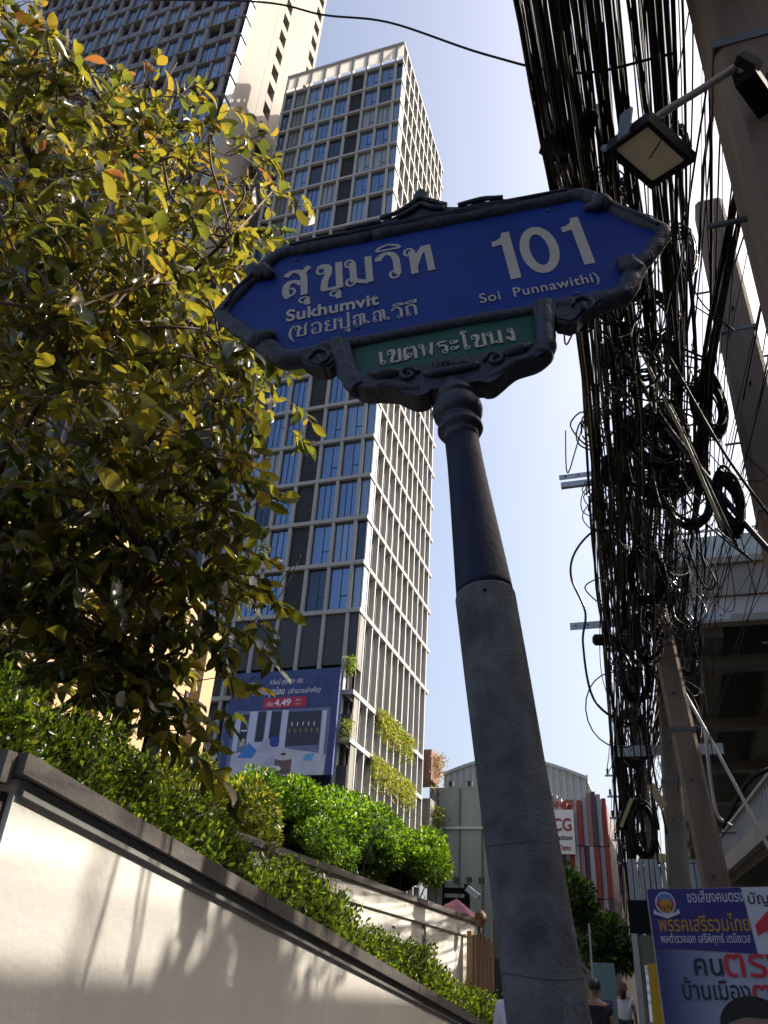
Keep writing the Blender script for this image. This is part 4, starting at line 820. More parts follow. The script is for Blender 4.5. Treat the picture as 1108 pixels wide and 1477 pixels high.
for sgn in (-1, 1):
    sx = lambda x: sgn*x+(.0)
    sp_pts = []
    for k in range(22):
        a = k/21*4.2*math.pi*.62; rr0 = .030*(1-k/26)
        sp_pts.append((sx(.128-rr0*math.cos(a)), -.500+rr0*math.sin(a), .038))
    stube(sp_pts, .0075, 'bracket_scroll', k=2, n=8)
    stube([(sx(.245),-.458,.030),(sx(.21),-.475,.034),(sx(.17),-.48,.034),(sx(.15),-.478,.034)], .016, 'bracket_leaf', rn=[.008,.02,.018,.008])
    stube([(sx(.27),-.50,.02),(sx(.20),-.515,.026),(sx(.15),-.54,.026),(sx(.10),-.56,.022)], .016, 'bracket_leaf', rn=[.010,.018,.018,.014])
for k in range(7):
    stube([(-.045+.015*k,-.495,.034),(-.040+.014*k,-.478,.038+.004*math.sin(k)),(-.052+.0165*k,-.466,.034)], .006, 'bracket_flower', rn=[.009,.008,.003], n=8)
stube([(-.075,-.505,.03),(-.06,-.515,.038),(0,-.518,.040),(.06,-.515,.038),(.075,-.505,.03)], .014, 'bracket_flower', n=8)
# lumps under the lower rails
plate('scroll_lump', [(-.47,-.30),(-.451,-.345),(-.425,-.372),(-.40,-.388),(-.378,-.398),(-.36,-.392),(-.338,-.366),(-.332,-.31)], -.03, .032, M_iron, .010)
plate('scroll_lump', [(.50,-.30),(.470,-.330),(.446,-.338),(.414,-.360),(.390,-.388),(.366,-.396),(.345,-.380),(.326,-.37),(.32,-.31)], -.03, .032, M_iron, .010)
for (s,t) in ((-.395,-.345),(.42,-.325)):
    stube([(s-.03*math.cos(a),t+.03*math.sin(a),.036) for a in np.linspace(0,4.5,9)]+[(s,t,.04)], .007, 'bracket_scroll', k=2, n=8)
# raised edge beads along the frame (hammered look)
for pts in ([(-.5,.305,.028),(-.2,.306,.030),(.2,.306,.030),(.5,.305,.028)], [(.63,.165,.026),(.70,.07,.028),(.735,.01,.026)], [(-.63,.175,.026),(-.70,.085,.028),(-.725,.02,.026)]): stube(pts, .007, 'frame_bead', n=6)
# screws on the panel
for (s,t) in ((-.275,-.205),(.42,-.235),(-.48,.235),(.42,.235)):
    b = MB(); b.lathe(sp(s,t,.006), e3, [(0,.009),(.003,.009),(.005,.005)], 10); b.build('screw', mat('blue_screw',(.02,.04,.16),.4), sign)

# post: baluster neck, tapered steel sleeve, concrete pole
ax0 = SC-e2*.425; drv = np.array([.14,-.087,-1.0]); axis = lambda z: ax0+drv*(ax0[2]-z)-foot
dn = drv/np.linalg.norm(drv); L_ = np.linalg.norm(drv)
neck = [(2.995,.045),(2.965,.054),(2.950,.060),(2.940,.060),(2.934,.053),(2.928,.053),(2.923,.063),(2.912,.069),(2.895,.072),(2.878,.069),(2.866,.062),(2.860,.053),(2.846,.051),(2.838,.056),(2.830,.063),(2.820,.064),(2.812,.060),(2.806,.050),(2.795,.048),(2.78,.0475)]
b = MB(); b.lathe(axis(2.985), dn, [((2.985-z)*L_, r) for z,r in neck], 40); b.build('neck', M_iron, sign, smooth=True)
b = MB(); b.lathe(axis(2.80), dn, [((2.80-z)*L_, r) for z,r in ((2.80,.0465),(2.70,.0485),(2.60,.0525),(2.50,.0575),(2.40,.0625),(2.30,.0675),(2.285,.068))], 40); b.build('sleeve', M_sleeve, sign, smooth=True)
b = MB(); prof = [(2.287,.060),(2.283,.0695),(2.276,.0715)]+[(2.2-.1*k,.0715) for k in range(22)]
b.lathe(axis(2.287), dn, [((2.287-z)*L_, r*(1+.004*math.sin(z*19))) for z,r in prof], 48); b.build('concrete_post', M_concrete, sign, smooth=True)
for z,a in ((2.27,2.0),(1.92,1.2)):
    pass
b = MB(); c_ = axis(2.262)+np.array([.012,-.0702,0]); b.lathe(c_,(0,-1,0),[(0,.004),(.003,.004)],8); b.build('bolt_hole', M_black, sign)
for z in (1.715,1.50):
    b = MB(); pts = [axis(z+.004*math.sin(2*t+z*9)) + .0722*(np.array([math.cos(t),math.sin(t),0])) for t in np.linspace(math.pi,2*math.pi,18)]
    b.tube(pts, .0010, 4); b.build('form_seam', mat('seam_dark',(.06,.05,.045),.9), sign)

# stroke letters: each letter a list of strokes in a unit box
def arc(cx, cy, rx, ry, a0, a1, n=10): return [(cx+rx*math.cos(R(a0+(a1-a0)*k/n)), cy+ry*math.sin(R(a0+(a1-a0)*k/n))) for k in range(n+1)]
def loop(cx, cy, r=.10): return arc(cx,cy,r*1.55,r*1.35,0,360,16)
G = {
 'so_suea': (.78,[loop(.24,.20), arc(.26,.28,.20,.30,250,90,8)+arc(.30,.33,.36,.25,90,20,4), arc(.38,.64,.36,.33,150,20,9)+[(.74,.6),(.74,0)], [(.70,.86),(.86,1.0),(.95,1.06)]]),
 'kho_khai': (.86,[loop(.17,.80), arc(.26,.80,.19,.18,150,-10,7)+[(.44,.65),(.30,.38),(.26,.18),(.26,.03)], [(.2,.03),(.82,.03)], [(.82,0),(.82,1.0)]]),
 'mo_ma': (.92,[loop(.15,.86), [(.25,.88),(.27,.5),(.27,.12)], loop(.16,.13), [(.26,.20),(.5,.10),(.80,.02)], [(.84,0),(.84,1.0)]]),
 'wo_waen': (.72,[[(.04,.74),(.06,.84)]+arc(.36,.66,.32,.32,140,0,9)+[(.69,.4),(.69,.12)], loop(.57,.12)]),
 'tho_thahan': (.92,[loop(.15,.86), [(.25,.88),(.27,.5),(.27,0)], [(.27,.25),(.50,.70),(.72,.97)], [(.72,.95),(.82,.95)], [(.82,1.0),(.86,0)]]),
 'so_so': (.9,[loop(.15,.78), arc(.22,.80,.15,.17,150,-10,6)+[(.37,.65),(.26,.38),(.24,.03)], [(.34,.74),(.45,.62),(.56,.74)], [(.2,.03),(.80,.03)], [(.80,0),(.80,.85),(.92,1.06)]]),
 'o_ang': (.78,[[(.08,.72),(.12,.86)]+arc(.40,.66,.32,.31,130,0,8)+[(.72,.3),(.70,.05),(.2,.03),(.12,.2),(.12,.36)], loop(.23,.40,.09)]),
 'yo_yak': (.84,[loop(.22,.86,.09), [(.13,.84),(.12,.62),(.36,.50),(.14,.40),(.12,.05),(.18,.03),(.78,.03)], [(.78,0),(.78,1.0)]]),
 'po_pla': (.84,[loop(.15,.86), [(.25,.86),(.25,.03),(.80,.03)], [(.80,0),(.80,1.38)]]),
 'no_nen': (1.16,[[(.06,.72)]+arc(.27,.70,.20,.26,150,0,7)+[(.47,.3),(.47,.0)], loop(.15,.14,.07), [(.08,.2),(.10,.5),(.22,.56)], [(.47,.90),(.60,1.0),(.68,.90),(.68,.2)], loop(.80,.14,.07), [(.90,.18),(.98,.05)]]),
 'no_nu': (.88,[loop(.15,.86), [(.25,.86),(.26,.02),(.38,.16),(.62,.14)], loop(.70,.14,.09), [(.82,0),(.82,1.0)]]),
 'tho_thung': (.80,[[(.10,.72),(.10,.84)]+arc(.42,.66,.32,.31,140,0,8)+[(.74,.3),(.74,0)], loop(.22,.12,.09), [(.13,.15),(.16,.5),(.12,.58),(.06,.66)]]),
 'sara_e': (.40,[loop(.26,.12,.10), [(.16,.12),(.15,1.0)]]),
 'to_tao': (.90,[[(.12,.0),(.10,.5),(.14,.86),(.30,.98),(.46,.84),(.60,.98),(.76,.90),(.82,.7),(.82,0)], loop(.42,.34,.10), [(.12,.05),(.30,.12),(.34,.28)]]),
 'pho_phan': (.98,[loop(.15,.86), [(.25,.86),(.30,.02),(.52,.70),(.74,.02),(.86,1.0)]]),
 'ro_ruea': (.68,[[(.10,.74),(.20,.92),(.52,.90),(.60,.98)], [(.12,.60),(.50,.64),(.62,.48),(.62,.14)], loop(.50,.13)]),
 'sara_a': (.62,[loop(.18,.74,.09), [(.26,.68),(.40,.66),(.54,.84)], loop(.18,.26,.09), [(.26,.20),(.40,.18),(.54,.36)]]),
 'sara_o': (.44,[loop(.28,.12,.10), [(.18,.12),(.18,1.18),(.02,1.30),(.08,1.42),(.42,1.36)]]),
 'ngo_ngu': (.74,[loop(.46,.86), [(.56,.86),(.60,.5),(.56,.0)], [(.10,.34),(.22,.30),(.54,.02)]]),
}
def letter(name, glyph, s, t, ht, wd, par, m, lw, k=[0]):
    b = MB(); K = 0
    for st_ in G[glyph][1]:
        pts = [np.array([p[0]*ht*wd, p[1]*ht]) for p in st_]; K += 1; nn = .0075+.00035*(K%6)
        if len(pts) < 2: continue
        Lp = []; Rp = []
        closed = np.linalg.norm(pts[0]-pts[-1]) < 1e-6
        for i, p in enumerate(pts):
            a = pts[i-1] if i > 0 else (pts[-2] if closed else p); c = pts[i+1] if i < len(pts)-1 else (pts[1] if closed else p)
            dd = c-a; dd = dd/(np.linalg.norm(dd)+1e-9); nr = np.array([-dd[1], dd[0]])
            vertical = abs(dd[1]); w_ = lw*(.66+.44*vertical) if not closed else lw*(.34+.08*vertical)
            Lp.append(p+nr*w_/2); Rp.append(p-nr*w_/2)
        V = []
        for l_, r_ in zip(Lp, Rp): V += [sp(s+l_[0],t+l_[1],nn), sp(s+r_[0],t+r_[1],nn), sp(s+l_[0],t+l_[1],nn-.0015), sp(s+r_[0],t+r_[1],nn-.0015)]
        Fs = []
        for i in range(len(pts)-1):
            o = 4*i; Fs += [(o,o+4,o+5,o+1),(o+2,o+3,o+7,o+6),(o,o+2,o+6,o+4),(o+1,o+5,o+7,o+3)]
        b.add(V, Fs)
    return b.build(name, m, par)
# large Thai line
H = .148
for gl, s in (('so_suea',-.522),('kho_khai',-.405),('mo_ma',-.302),('wo_waen',-.190),('tho_thahan',-.092)):
    letter('lettering', gl, s, .020, H, .655, sign, M_let, .0225)
def small_u(s, t, h, lw):   # vowel below
    G['_u'] = (.4,[loop(.16,.60,.22), [(.36,.66),(.38,.0)]]); return letter('lettering','_u',s,t,h,1,sign,M_let,lw)
def sara_i(s, t, w_, h, lw, tick=False):
    G['_i'] = (1,[[(0,0),(.1,.35),(.5,.62),(.9,.35),(1,0)],[(0,0),(1,0)]]+([[(.96,0),(.96,.75)]] if tick else [])); return letter('lettering','_i',s,t,h,w_/h,sign,M_let,lw)
small_u(-.458,-.037,.050,.018); small_u(-.350,-.034,.050,.018); sara_i(-.190,.186,.085,.050,.013)
def stext(name, s_, s, t, size, m, adv=1.0, bold=.0, sx=1.0, par=sign, W=None):
    c = bpy.data.curves.new(name,'FONT'); c.body = s_; c.size = size; c.offset = bold; c.extrude = .0008; c.space_character = adv; c.materials.append(m)
    o = bpy.data.objects.new(name, c); COL.objects.link(o); o.parent = par
    M_ = Matrix.Identity(4)
    for i in range(3): M_[i][0] = e1[i]*sx; M_[i][1] = e2[i]; M_[i][2] = e3[i]; M_[i][3] = sp(s,t,.0085)[i]
    o.matrix_local = M_
    if W: FITS.append((o, W))
    return o
stext('lettering','Sukhumvit',-.513,-.108,.083,M_let,1.04,.0022,W=.315)
stext('lettering','Soi  Punnawithi)',.124,-.200,.066,M_let,1.10,.0004,W=.375)
stext('lettering','(',-.508,-.198,.088,M_let)
# digits 101
def dig1(s, t, h):
    w_ = .034; plate('lettering', [(s+.028,t),(s+.028+w_,t),(s+.028+w_,t+h),(s+.036,t+h),(s+.030,t+h*.90),(s+.012,t+h*.85),(s-.004,t+h*.84),(s-.004,t+h*.73),(s+.028,t+h*.75)][::1], .0065, .0082, M_let)
dig1(.209,-.108,.262); dig1(.446,-.104,.266)
b = MB(); N = 40; V = []; Fs = []
for k in range(N):
    a = 2*math.pi*k/N; co, si = math.cos(a), math.sin(a)
    for rx, ry in ((.062,.130),(.030,.088)):
        for nn in (.0082,.0066): V.append(sp(.352+rx*co*(1), .022+ry*si, nn))
for k in range(N):
    o = 4*k; p = 4*((k+1)%N); Fs += [(o,p,p+2,o+2),(o,o+1,p+1,p),(o+2,p+2,p+3,o+3)]
b.add(V, Fs); b.build('lettering', M_let, sign)
# small Thai line
h2 = .056
for gl, s in (('so_so',-.478),('o_ang',-.424),('yo_yak',-.378),('po_pla',-.334),('no_nen',-.284),('no_nen',-.218),('wo_waen',-.155+.0),('tho_thung',-.122+.012)):
    letter('lettering', gl, s-.004, -.196, h2, .80 if gl!='no_nen' else .98, sign, M_let, .0078)
small_u(-.310,-.219,.022,.0075); sara_i(-.152,-.132,.034,.020,.0065); sara_i(-.112,-.132,.036,.020,.0065,True)
# green panel line
x = -.214; h3 = .058
for gl in ('sara_e','kho_khai','to_tao','pho_phan','ro_ruea','sara_a','sara_o','kho_khai','no_nu','ngo_ngu'):
    letter('lettering', gl, x, -.402, h3 if gl!='x' else h3, .80, sign, M_let, .0095); x += (G[gl][0]*.80*h3+.0095)*.985

# ------------------------------------------------------------------ election poster and other printed boards
ep = empty('election_poster', (-.155,6.6,.204), 'large blue and white election poster board at the lower right corner', 'poster')
ep.rotation_euler = (R(0),R(-2.0),R(-3)); ep.scale = (.78,.78,.78)
PW, PH = 1.30, 2.61
M_pb = P('poster_indigo',(.035,.025,.20)); M_pr = P('poster_red',(.60,.03,.05)); M_pk = P('poster_black',(.015,.02,.05)); M_yel = P('poster_gold',(.50,.27,.02)); M_pw = P('poster_white',(.60,.62,.70))
mg = mat('poster_blue_fade', (.26,.33,.50), .5); nn_ = mg.node_tree.nodes; ll_ = mg.node_tree.links
tcn = nn_.new('ShaderNodeTexCoord'); sx_ = nn_.new('ShaderNodeSeparateXYZ'); rp = nn_.new('ShaderNodeValToRGB'); mrr = nn_.new('ShaderNodeMapRange')
ll_.new(tcn.outputs['Object'], sx_.inputs[0]); ll_.new(sx_.outputs['X'], mrr.inputs[0]); mrr.inputs[1].default_value = .05; mrr.inputs[2].default_value = .62
ll_.new(mrr.outputs[0], rp.inputs[0]); rp.color_ramp.elements[0].color = (.04,.05,.20,1); rp.color_ramp.elements[1].color = (.42,.48,.62,1); ll_.new(rp.outputs[0], nn_['Principled BSDF'].inputs['Base Color'])
part('board', mg, ep, (0,PW,0,.03,0,PH)); part('board_edge', mat('pale_board_edge',(.45,.38,.36),.7), ep, (-.012,-.001,-.002,.035,0,PH))
flat('header', M_pb, ep, [(0,PH-.47),(.835,PH-.52),(.80,PH-.004),(0,PH-.004)], -.008)
flat('number_box', M_pw, ep, [(.842,PH-.52),(1.3,PH-.54),(1.3,PH-.004),(.807,PH-.004)], -.008)
flat('emblem', M_pw, ep, ell(.145,PH-.12,.088,.095,28), -.013); flat('emblem', P('emblem_blue',(.10,.22,.55)), ep, ell(.145,PH-.095,.070,.058,20), -.018)
flat('emblem', M_yel, ep, ell(.145,PH-.14,.065,.055,20), -.022); flat('emblem', P('emblem_magenta',(.45,.04,.12)), ep, [(.065,PH-.13),(.10,PH-.06),(.085,PH-.16)], -.026); flat('emblem', P('emblem_magenta',(.45,.04,.12)), ep, [(.225,PH-.13),(.19,PH-.06),(.205,PH-.16)], -.026)
for k in range(4): flat('emblem', P('emblem_maroon',(.2,.04,.05)), ep, ell(.10+.03*k,PH-.15-.01*(k%2),.008,.02,8), -.028)
flat('emblem_ribbon', M_pw, ep, [(.04,PH-.165),(.07,PH-.195),(.145,PH-.215),(.22,PH-.195),(.25,PH-.165),(.26,PH-.205),(.145,PH-.245),(.03,PH-.205)], -.026)
text('lettering','ขอเสียงคนตรง',ep,.335,PH-.115,.125,M_pw,y=-.012,bold=.001,W=.47); text('lettering','พรรคเสรีรวมไทย',ep,.055,PH-.345,.165,M_yel,y=-.012,bold=.002,W=.76)
text('lettering','พลตำรวจเอก เสรีพิศุทธ์ เตมียเวส',ep,.06,PH-.435,.095,M_pw,y=-.012,bold=.0008,W=.74); text('lettering','บัญชีรายชื่อ',ep,.835,PH-.135,.12,M_pk,y=-.012,bold=.001,W=.55)
o = flat('lettering', M_pr, ep, [(.96,PH-.55),(1.12,PH-.55),(1.09,PH-.19),(.985,PH-.19),(.86,PH-.30),(.865,PH-.385),(.945,PH-.345)], -.014)
text('lettering','คน',ep,.29,PH-.68,.22,M_pk,y=-.012,bold=.003,W=.235); 
for yy,bo,mm in ((-.012,.003,M_pr),):
    text('lettering','ตรง',ep,.535,PH-.69,.30,mm,y=yy,bold=bo,W=.50); text('lettering','ตรง',ep,.72,PH-.90,.27,mm,y=yy,bold=bo,W=.46)
text('lettering','บ้านเมือง',ep,.17,PH-.86,.19,M_pk,y=-.012,bold=.002,W=.54)
flat('portrait_face', P('print_skin',(.33,.20,.16)), ep, ell(.74,PH-1.20,.225,.33,28), -.012)
flat('portrait_ear', P('print_skin',(.33,.20,.16)), ep, ell(.975,PH-1.22,.035,.07,12), -.0125)
flat('portrait_hair', P('print_hair',(.012,.012,.014)), ep, [(x_-.04, z_+.06) for x_,z_ in ell(.75,PH-1.11,.27,.22,24,R(5),R(180))+[(.485,PH-1.21),(.53,PH-1.19),(.55,PH-1.08),(.69,PH-1.04),(.87,PH-1.05),(.98,PH-1.11),(1.00,PH-1.23),(1.03,PH-1.21)]], -.017)
part('leg', M_galvd, ep, (.1,.14,.04,.08,-.3,PH-.3)); part('leg', M_galvd, ep, (1.1,1.14,.04,.08,-.3,PH-.3))
yp = empty('yellow_poster', (-.34,8.2,.35), 'small yellow poster with a portrait half hidden behind the election poster', 'poster')
part('board', P('poster_yellow',(.60,.36,.01)), yp, (0,.42,0,.02,.9,1.50)); part('lower_board', P('poster_maroon',(.10,.02,.03)), yp, (.03,.42,0,.02,.2,.895))
flat('portrait_face', P('print_skin2',(.42,.22,.18)), yp, ell(.17,1.25,.075,.105,20), -.010); flat('portrait_hair', P('print_hair',(.012,.012,.014)), yp, ell(.17,1.30,.088,.08,16,0,math.pi), -.014)
flat('portrait_shirt', P('print_hair',(.012,.012,.014)), yp, [(.06,.90),(.10,1.10),(.20,1.12),(.40,1.05),(.40,.90)], -.012); flat('portrait_arm', P('print_skin2',(.42,.22,.18)), yp, [(.10,1.08),(.18,1.10),(.34,.93),(.26,.91)], -.016)
part('leg', M_galvd, yp, (.1,.13,.03,.06,-.1,1.3))
# shop canopy in the far right corner
cn = empty('shop_canopy', (-.95,17,.3), 'small shop stall with white corrugated fascia under the cables', 'stall')
for k in range(17): part('corrugated_sheet', M_corr, cn, (.05+.10*k,.13+.10*k,(.0 if k%2 else .03),.06,3.0,3.7))
part('beam', M_black, cn, (0,1.8,-.02,.1,2.45,2.99)); part('signboard', mat('faded_green_board',(.16,.17,.12),.8,var=.3), cn, (.1,1.7,-.01,.04,1.95,2.42))
for k in range(5):
    b = MB(); b.lathe((.25+.2*k,-.05,1.86),(0,0,1),[(0,.02),(.03,.045),(.07,.03),(.09,.012)],10); b.build('bulb', mat('bulb_glass',(.6,.55,.45),.3), cn)
part('post', mat('pale_post',(.35,.35,.36),.6), cn, (.02,.12,-.05,.05,-.3,2.44)); part('post', M_galv, cn, (.30,.34,-.4,-.36,-.3,1.7)); part('back_wall', M_core, cn, (.2,1.8,1.5,1.6,-.3,3.4)); part('side_curtain', mat('grey_curtain',(.22,.21,.2),.9,var=.3), cn, (1.0,1.4,.3,.33,-.2,1.94))
kb = empty('street_banner', (-1.85,19,.35), 'pale turquoise street banner standing behind the pedestrians', 'banner')
part('cloth', P('banner_teal',(.16,.25,.28)), kb, (0,.42,0,.02,.5,2.0)); part('print', P('banner_blue',(.05,.10,.28)), kb, (.08,.34,-.012,-.002,.9,1.35)); part('pole', M_galv, kb, (-.04,-.005,0,.03,-.2,2.7))

# ------------------------------------------------------------------ people
def figure(name, loc, rz, H_, lab, top, bottom, hair, skin, step=.14, bag=None, longhair=False, sleeve=True):
    p = empty(name, loc, lab, 'person', None, rz); s = H_/1.75
    J = {'pel':(0,0,.93),'bel':(0,.01,1.06),'che':(0,0,1.25),'sho':(0,0,1.40),'nek':(0,.0,1.50),'hd1':(0,-.01,1.60),'hd2':(0,-.005,1.70),
         'hl':(-.09,0,.90),'kl':(-.10,-step*.6,.50),'al':(-.10,step*.2,.09),'tl':(-.11,-step*.2-.12,.03),
         'hr':(.09,0,.90),'kr':(.10,step*.2,.50),'ar':(.10,step*.9,.11),'tr':(.11,step*.7-.1,.03),
         'sl':(-.18,0,1.40),'el':(-.235,.03,1.13),'wl':(-.24,-.06,.90),'fl':(-.24,-.08,.81),'sr':(.18,0,1.40),'er':(.235,.02,1.13),'wr':(.245,-.03,.89),'fr':(.245,-.05,.80)}
    E_ = [('pel','bel'),('bel','che'),('che','sho'),('sho','nek'),('nek','hd1'),('hd1','hd2'),('pel','hl'),('hl','kl'),('kl','al'),('al','tl'),('pel','hr'),('hr','kr'),('kr','ar'),('ar','tr'),('sho','sl'),('sl','el'),('el','wl'),('wl','fl'),('sho','sr'),('sr','er'),('er','wr'),('wr','fr')]
    Rd = dict(pel=.14,bel=.125,che=.145,sho=.11,nek=.055,hd1=.085,hd2=.08,hl=.095,kl=.06,al=.042,tl=.035,hr=.095,kr=.06,ar=.042,tr=.035,sl=.065,el=.043,wl=.03,fl=.034,sr=.065,er=.043,wr=.03,fr=.034)
    def skinned(nm, keys, edges, m, grow=1.0, add=0.0, root=None):
        me = bpy.data.meshes.new(nm); me.from_pydata([tuple(c*s for c in J[k]) for k in keys], [(keys.index(a),keys.index(b_)) for a,b_ in edges], [])
        o = bpy.data.objects.new(nm, me); COL.objects.link(o); o.parent = p
        md = o.modifiers.new('skin','SKIN'); 
        if not me.skin_vertices: me.attributes
        for i,k in enumerate(keys):
            r = (Rd[k]*grow+add)*s; sv = me.skin_vertices[0].data[i]; fx = 1.15 if k in('che','sho','pel','bel') else 1.0
            sv.radius = (r*fx, r*(.82 if k in('che','sho','pel','bel') else 1)); sv.use_root = (k == (root or keys[0]))
        md.use_smooth_shade = True
        sb_ = o.modifiers.new('sub','SUBSURF'); sb_.levels = 1; sb_.render_levels = 2; me.materials.append(m); return o
    try:
        keys = list(J); skinned('body', keys, E_, skin)
        tk = ['bel','pel','che','sho','sl','sr'] + (['el','er'] if sleeve == 'long' else [])
        # short sleeves: intermediate joints
        J['ml'] = tuple((a*.45+c*.55) for a,c in zip(J['sl'],J['el'])); J['mr'] = tuple((a*.45+c*.55) for a,c in zip(J['sr'],J['er'])); Rd['ml']=Rd['mr']=.055
        skinned('shirt', ['che','bel','pel','sho','sl','ml','sr','mr'], [('che','bel'),('bel','pel'),('che','sho'),('sho','sl'),('sl','ml'),('sho','sr'),('sr','mr')], top, 1.0, .018)
        skinned('trousers', ['pel','hl','kl','al','hr','kr','ar'], [('pel','hl'),('hl','kl'),('kl','al'),('pel','hr'),('hr','kr'),('kr','ar')], bottom, 1.0, .014)
    except Exception as ex: print('figure', ex)
    b = MB(); V = []; Fs = []
    for i in range(9):
        th = math.pi*.62*i/8
        for k in range(16):
            a = 2*math.pi*k/16; rr1 = .103*math.sin(th)+.001; front = math.sin(a) < -.3 and i > 4
            V.append((rr1*.93*math.cos(a)*s, (.005+rr1*1.08*math.sin(a)*(0.7 if front else 1))*s, (1.655+.108*math.cos(th)+(.05 if front else 0))*s))
    for i in range(8):
        for k in range(16): Fs.append((i*16+k,i*16+(k+1)%16,(i+1)*16+(k+1)%16,(i+1)*16+k))
    b.add(V, Fs)
    if longhair: b.tube([(0,.07*s,1.66*s),(0,.10*s,1.55*s),(0,.10*s,1.40*s)], [.085*s,.085*s,.05*s], 12)
    b.build('hair', hair, p, smooth=True)
    for sx3 in (-1,1):
        b = MB(); b.lathe((sx3*.085*s,-.0,1.62*s),(sx3,0,0),[(0,.022*s),(.02*s,.026*s),(.024*s,.01*s)],8); b.build('ear', skin, p)
    b = MB(); b.lathe((0,-.085*s,1.625*s),(0,-1,-.3),[(0,.018*s),(.02*s,.014*s),(.03*s,.006*s)],8); b.build('nose', skin, p)
    for sx3 in (-1,1):
        b = MB(); b.lathe((sx3*.032*s,-.083*s,1.655*s),(0,-1,0),[(0,.012*s),(.006*s,.008*s)],8); b.build('eye', M_black, p)
    return p
SK = mat('skin',(.30,.17,.12),.6); HB = mat('black_hair',(.012,.011,.012),.5)
figure('person', (-1.50,22,.45), R(176), 1.66, 'person seen from behind in a white shirt and dark trousers far down the pavement', mat('white_shirt',(.66,.66,.72),.8), mat('dark_trousers',(.015,.016,.025),.8), mat('brown_hair',(.05,.02,.015),.6), SK, longhair=True)
figure('person', (-1.27,13,.24), R(184), 1.63, 'person seen from behind in a black shirt right of the sign post', mat('black_shirt',(.018,.018,.024),.8), mat('navy_trousers',(.02,.025,.05),.8), HB, SK)
figure('person', (-1.98,23.5,.48), R(185), 1.62, 'person in a maroon top walking left of the one in the white shirt', mat('maroon_top',(.10,.03,.04),.8), mat('dark_trousers',(.015,.016,.025),.8), HB, SK)
figure('person', (-.735,4.8,.045), R(180), 1.74, 'person in a loose pale lilac white shirt mostly hidden behind the sign post', mat('lilac_shirt',(.60,.58,.72),.8,var=.1,vscale=20), mat('dark_trousers',(.015,.016,.025),.8), HB, SK, sleeve='short')
# ------------------------------------------------------------------ vegetation
def rot_frames(d, roll):
    # d: (n,3) unit directions -> side & normal vectors with roll
    up = np.tile(np.array([0,0,1.0]), (len(d),1)); s = np.cross(d, up); s /= (np.linalg.norm(s,axis=1)[:,None]+1e-6); nrm = np.cross(s, d)
    c, q = np.cos(roll)[:,None], np.sin(roll)[:,None]
    return s*c+nrm*q, -s*q+nrm*c
def big_leaves(pos, d, roll, L, W, curl):
    s, n = rot_frames(d, roll)
    L = L[:,None]; W = W[:,None]; cu = curl[:,None]
    def pt(a, b_, h): return pos + d*L*a + s*W*b_ + n*(L*h*cu)
    secs = [(.16,.22,.02),(.38,.42,.0),(.62,.50,-.05),(.84,.34,-.14)]
    row = [pt(0,0,0)]
    for a,b_,h in secs: row += [pt(a,-b_,h+.10), pt(a,0,h), pt(a,b_,h+.10)]
    row.append(pt(1.0,0,-.26)); V = np.stack(row, axis=1)
    F = [[0,2,1],[0,3,2]]
    for k in range(3):
        o = 1+3*k; F += [[o,o+1,o+4],[o,o+4,o+3],[o+1,o+2,o+5],[o+1,o+5,o+4]]
    F += [[10,11,13],[11,12,13]]; F = np.array(F)
    n_ = len(pos); Fs = (F[None]+14*np.arange(n_)[:,None,None]).reshape(-1,3)
    return V.reshape(-1,3), Fs
def small_leaves(pos, d, roll, L, W):
    s, n = rot_frames(d, roll); L = L[:,None]; W = W[:,None]
    V = np.stack([pos, pos+d*L*.5-s*W*.5+n*L*.08, pos+d*L, pos+d*L*.5+s*W*.5+n*L*.08], axis=1)
    F = np.array([[0,1,2],[0,2,3]]); n_ = len(pos)
    return V.reshape(-1,3), (F[None]+4*np.arange(n_)[:,None,None]).reshape(-1,3)
def unit(v): return v/(np.linalg.norm(v,axis=-1,keepdims=True)+1e-9)

LM = [leafmat('leaf_olive',(.060,.060,.012),(.33,.285,.024),.45,.24,.9), leafmat('leaf_green',(.032,.044,.011),(.19,.21,.022),.42,.22,.9),
      leafmat('leaf_yellow',(.13,.10,.016),(.40,.28,.028),.46,.3), leafmat('leaf_orange',(.15,.06,.022),(.42,.16,.04),.42,.4),
      leafmat('leaf_deep_green',(.026,.036,.010),(.11,.125,.018),.34,.3)]
M_bark = mat('tree_bark', (.075,.055,.042), .9, var=.4, vscale=12, bump=.4)
tr = empty('broadleaf_tree', (-5.1,4.6,0), 'tall tree with large drooping yellow green leaves filling the left side', 'tree')
base = np.array([-5.1,4.6,0]); CL = np.array(CLUMPS)
def tpath(a, b_, r0, r1, wob=.12, n=7):
    pts = [np.array(a)+(np.array(b_)-np.array(a))*t+RNG.normal(0,wob,3)*math.sin(math.pi*t) for t in np.linspace(0,1,n)]
    return smoothpath(pts,3)
spine = [np.array([-5.1,4.6,0]),np.array([-5.05,4.5,1.8]),np.array([-5.0,4.4,3.4]),np.array([-4.9,4.2,5.0]),np.array([-4.8,3.9,6.6]),np.array([-4.9,3.5,8.4]),np.array([-5.1,3.2,10.0])]
def bstruct(name, paths, m=M_bark, par=tr, org=base):
    b = MB()
    for pts, r in paths: V, Fs = tube_arr(pts, r, 7); b.add([v-org for v in V], Fs)
    return b.build(name, m, par, smooth=True)
sp_ = smoothpath(spine,4); bstruct('trunk', [(sp_, list(np.linspace(.15,.03,len(sp_))))])
hubs = []
for k in range(26):
    c = CL[RNG.integers(len(CL))]; i = int(np.argmin([abs(p[2]-(c[2]-.9)) for p in sp_])); s0 = sp_[i]
    pth = tpath(s0, c, .05, .01, .10); bstruct('limb', [(pth, list(np.linspace(.045,.012,len(pth))))]); hubs += [p for p in pth[6:]]
hubs = np.array(hubs)
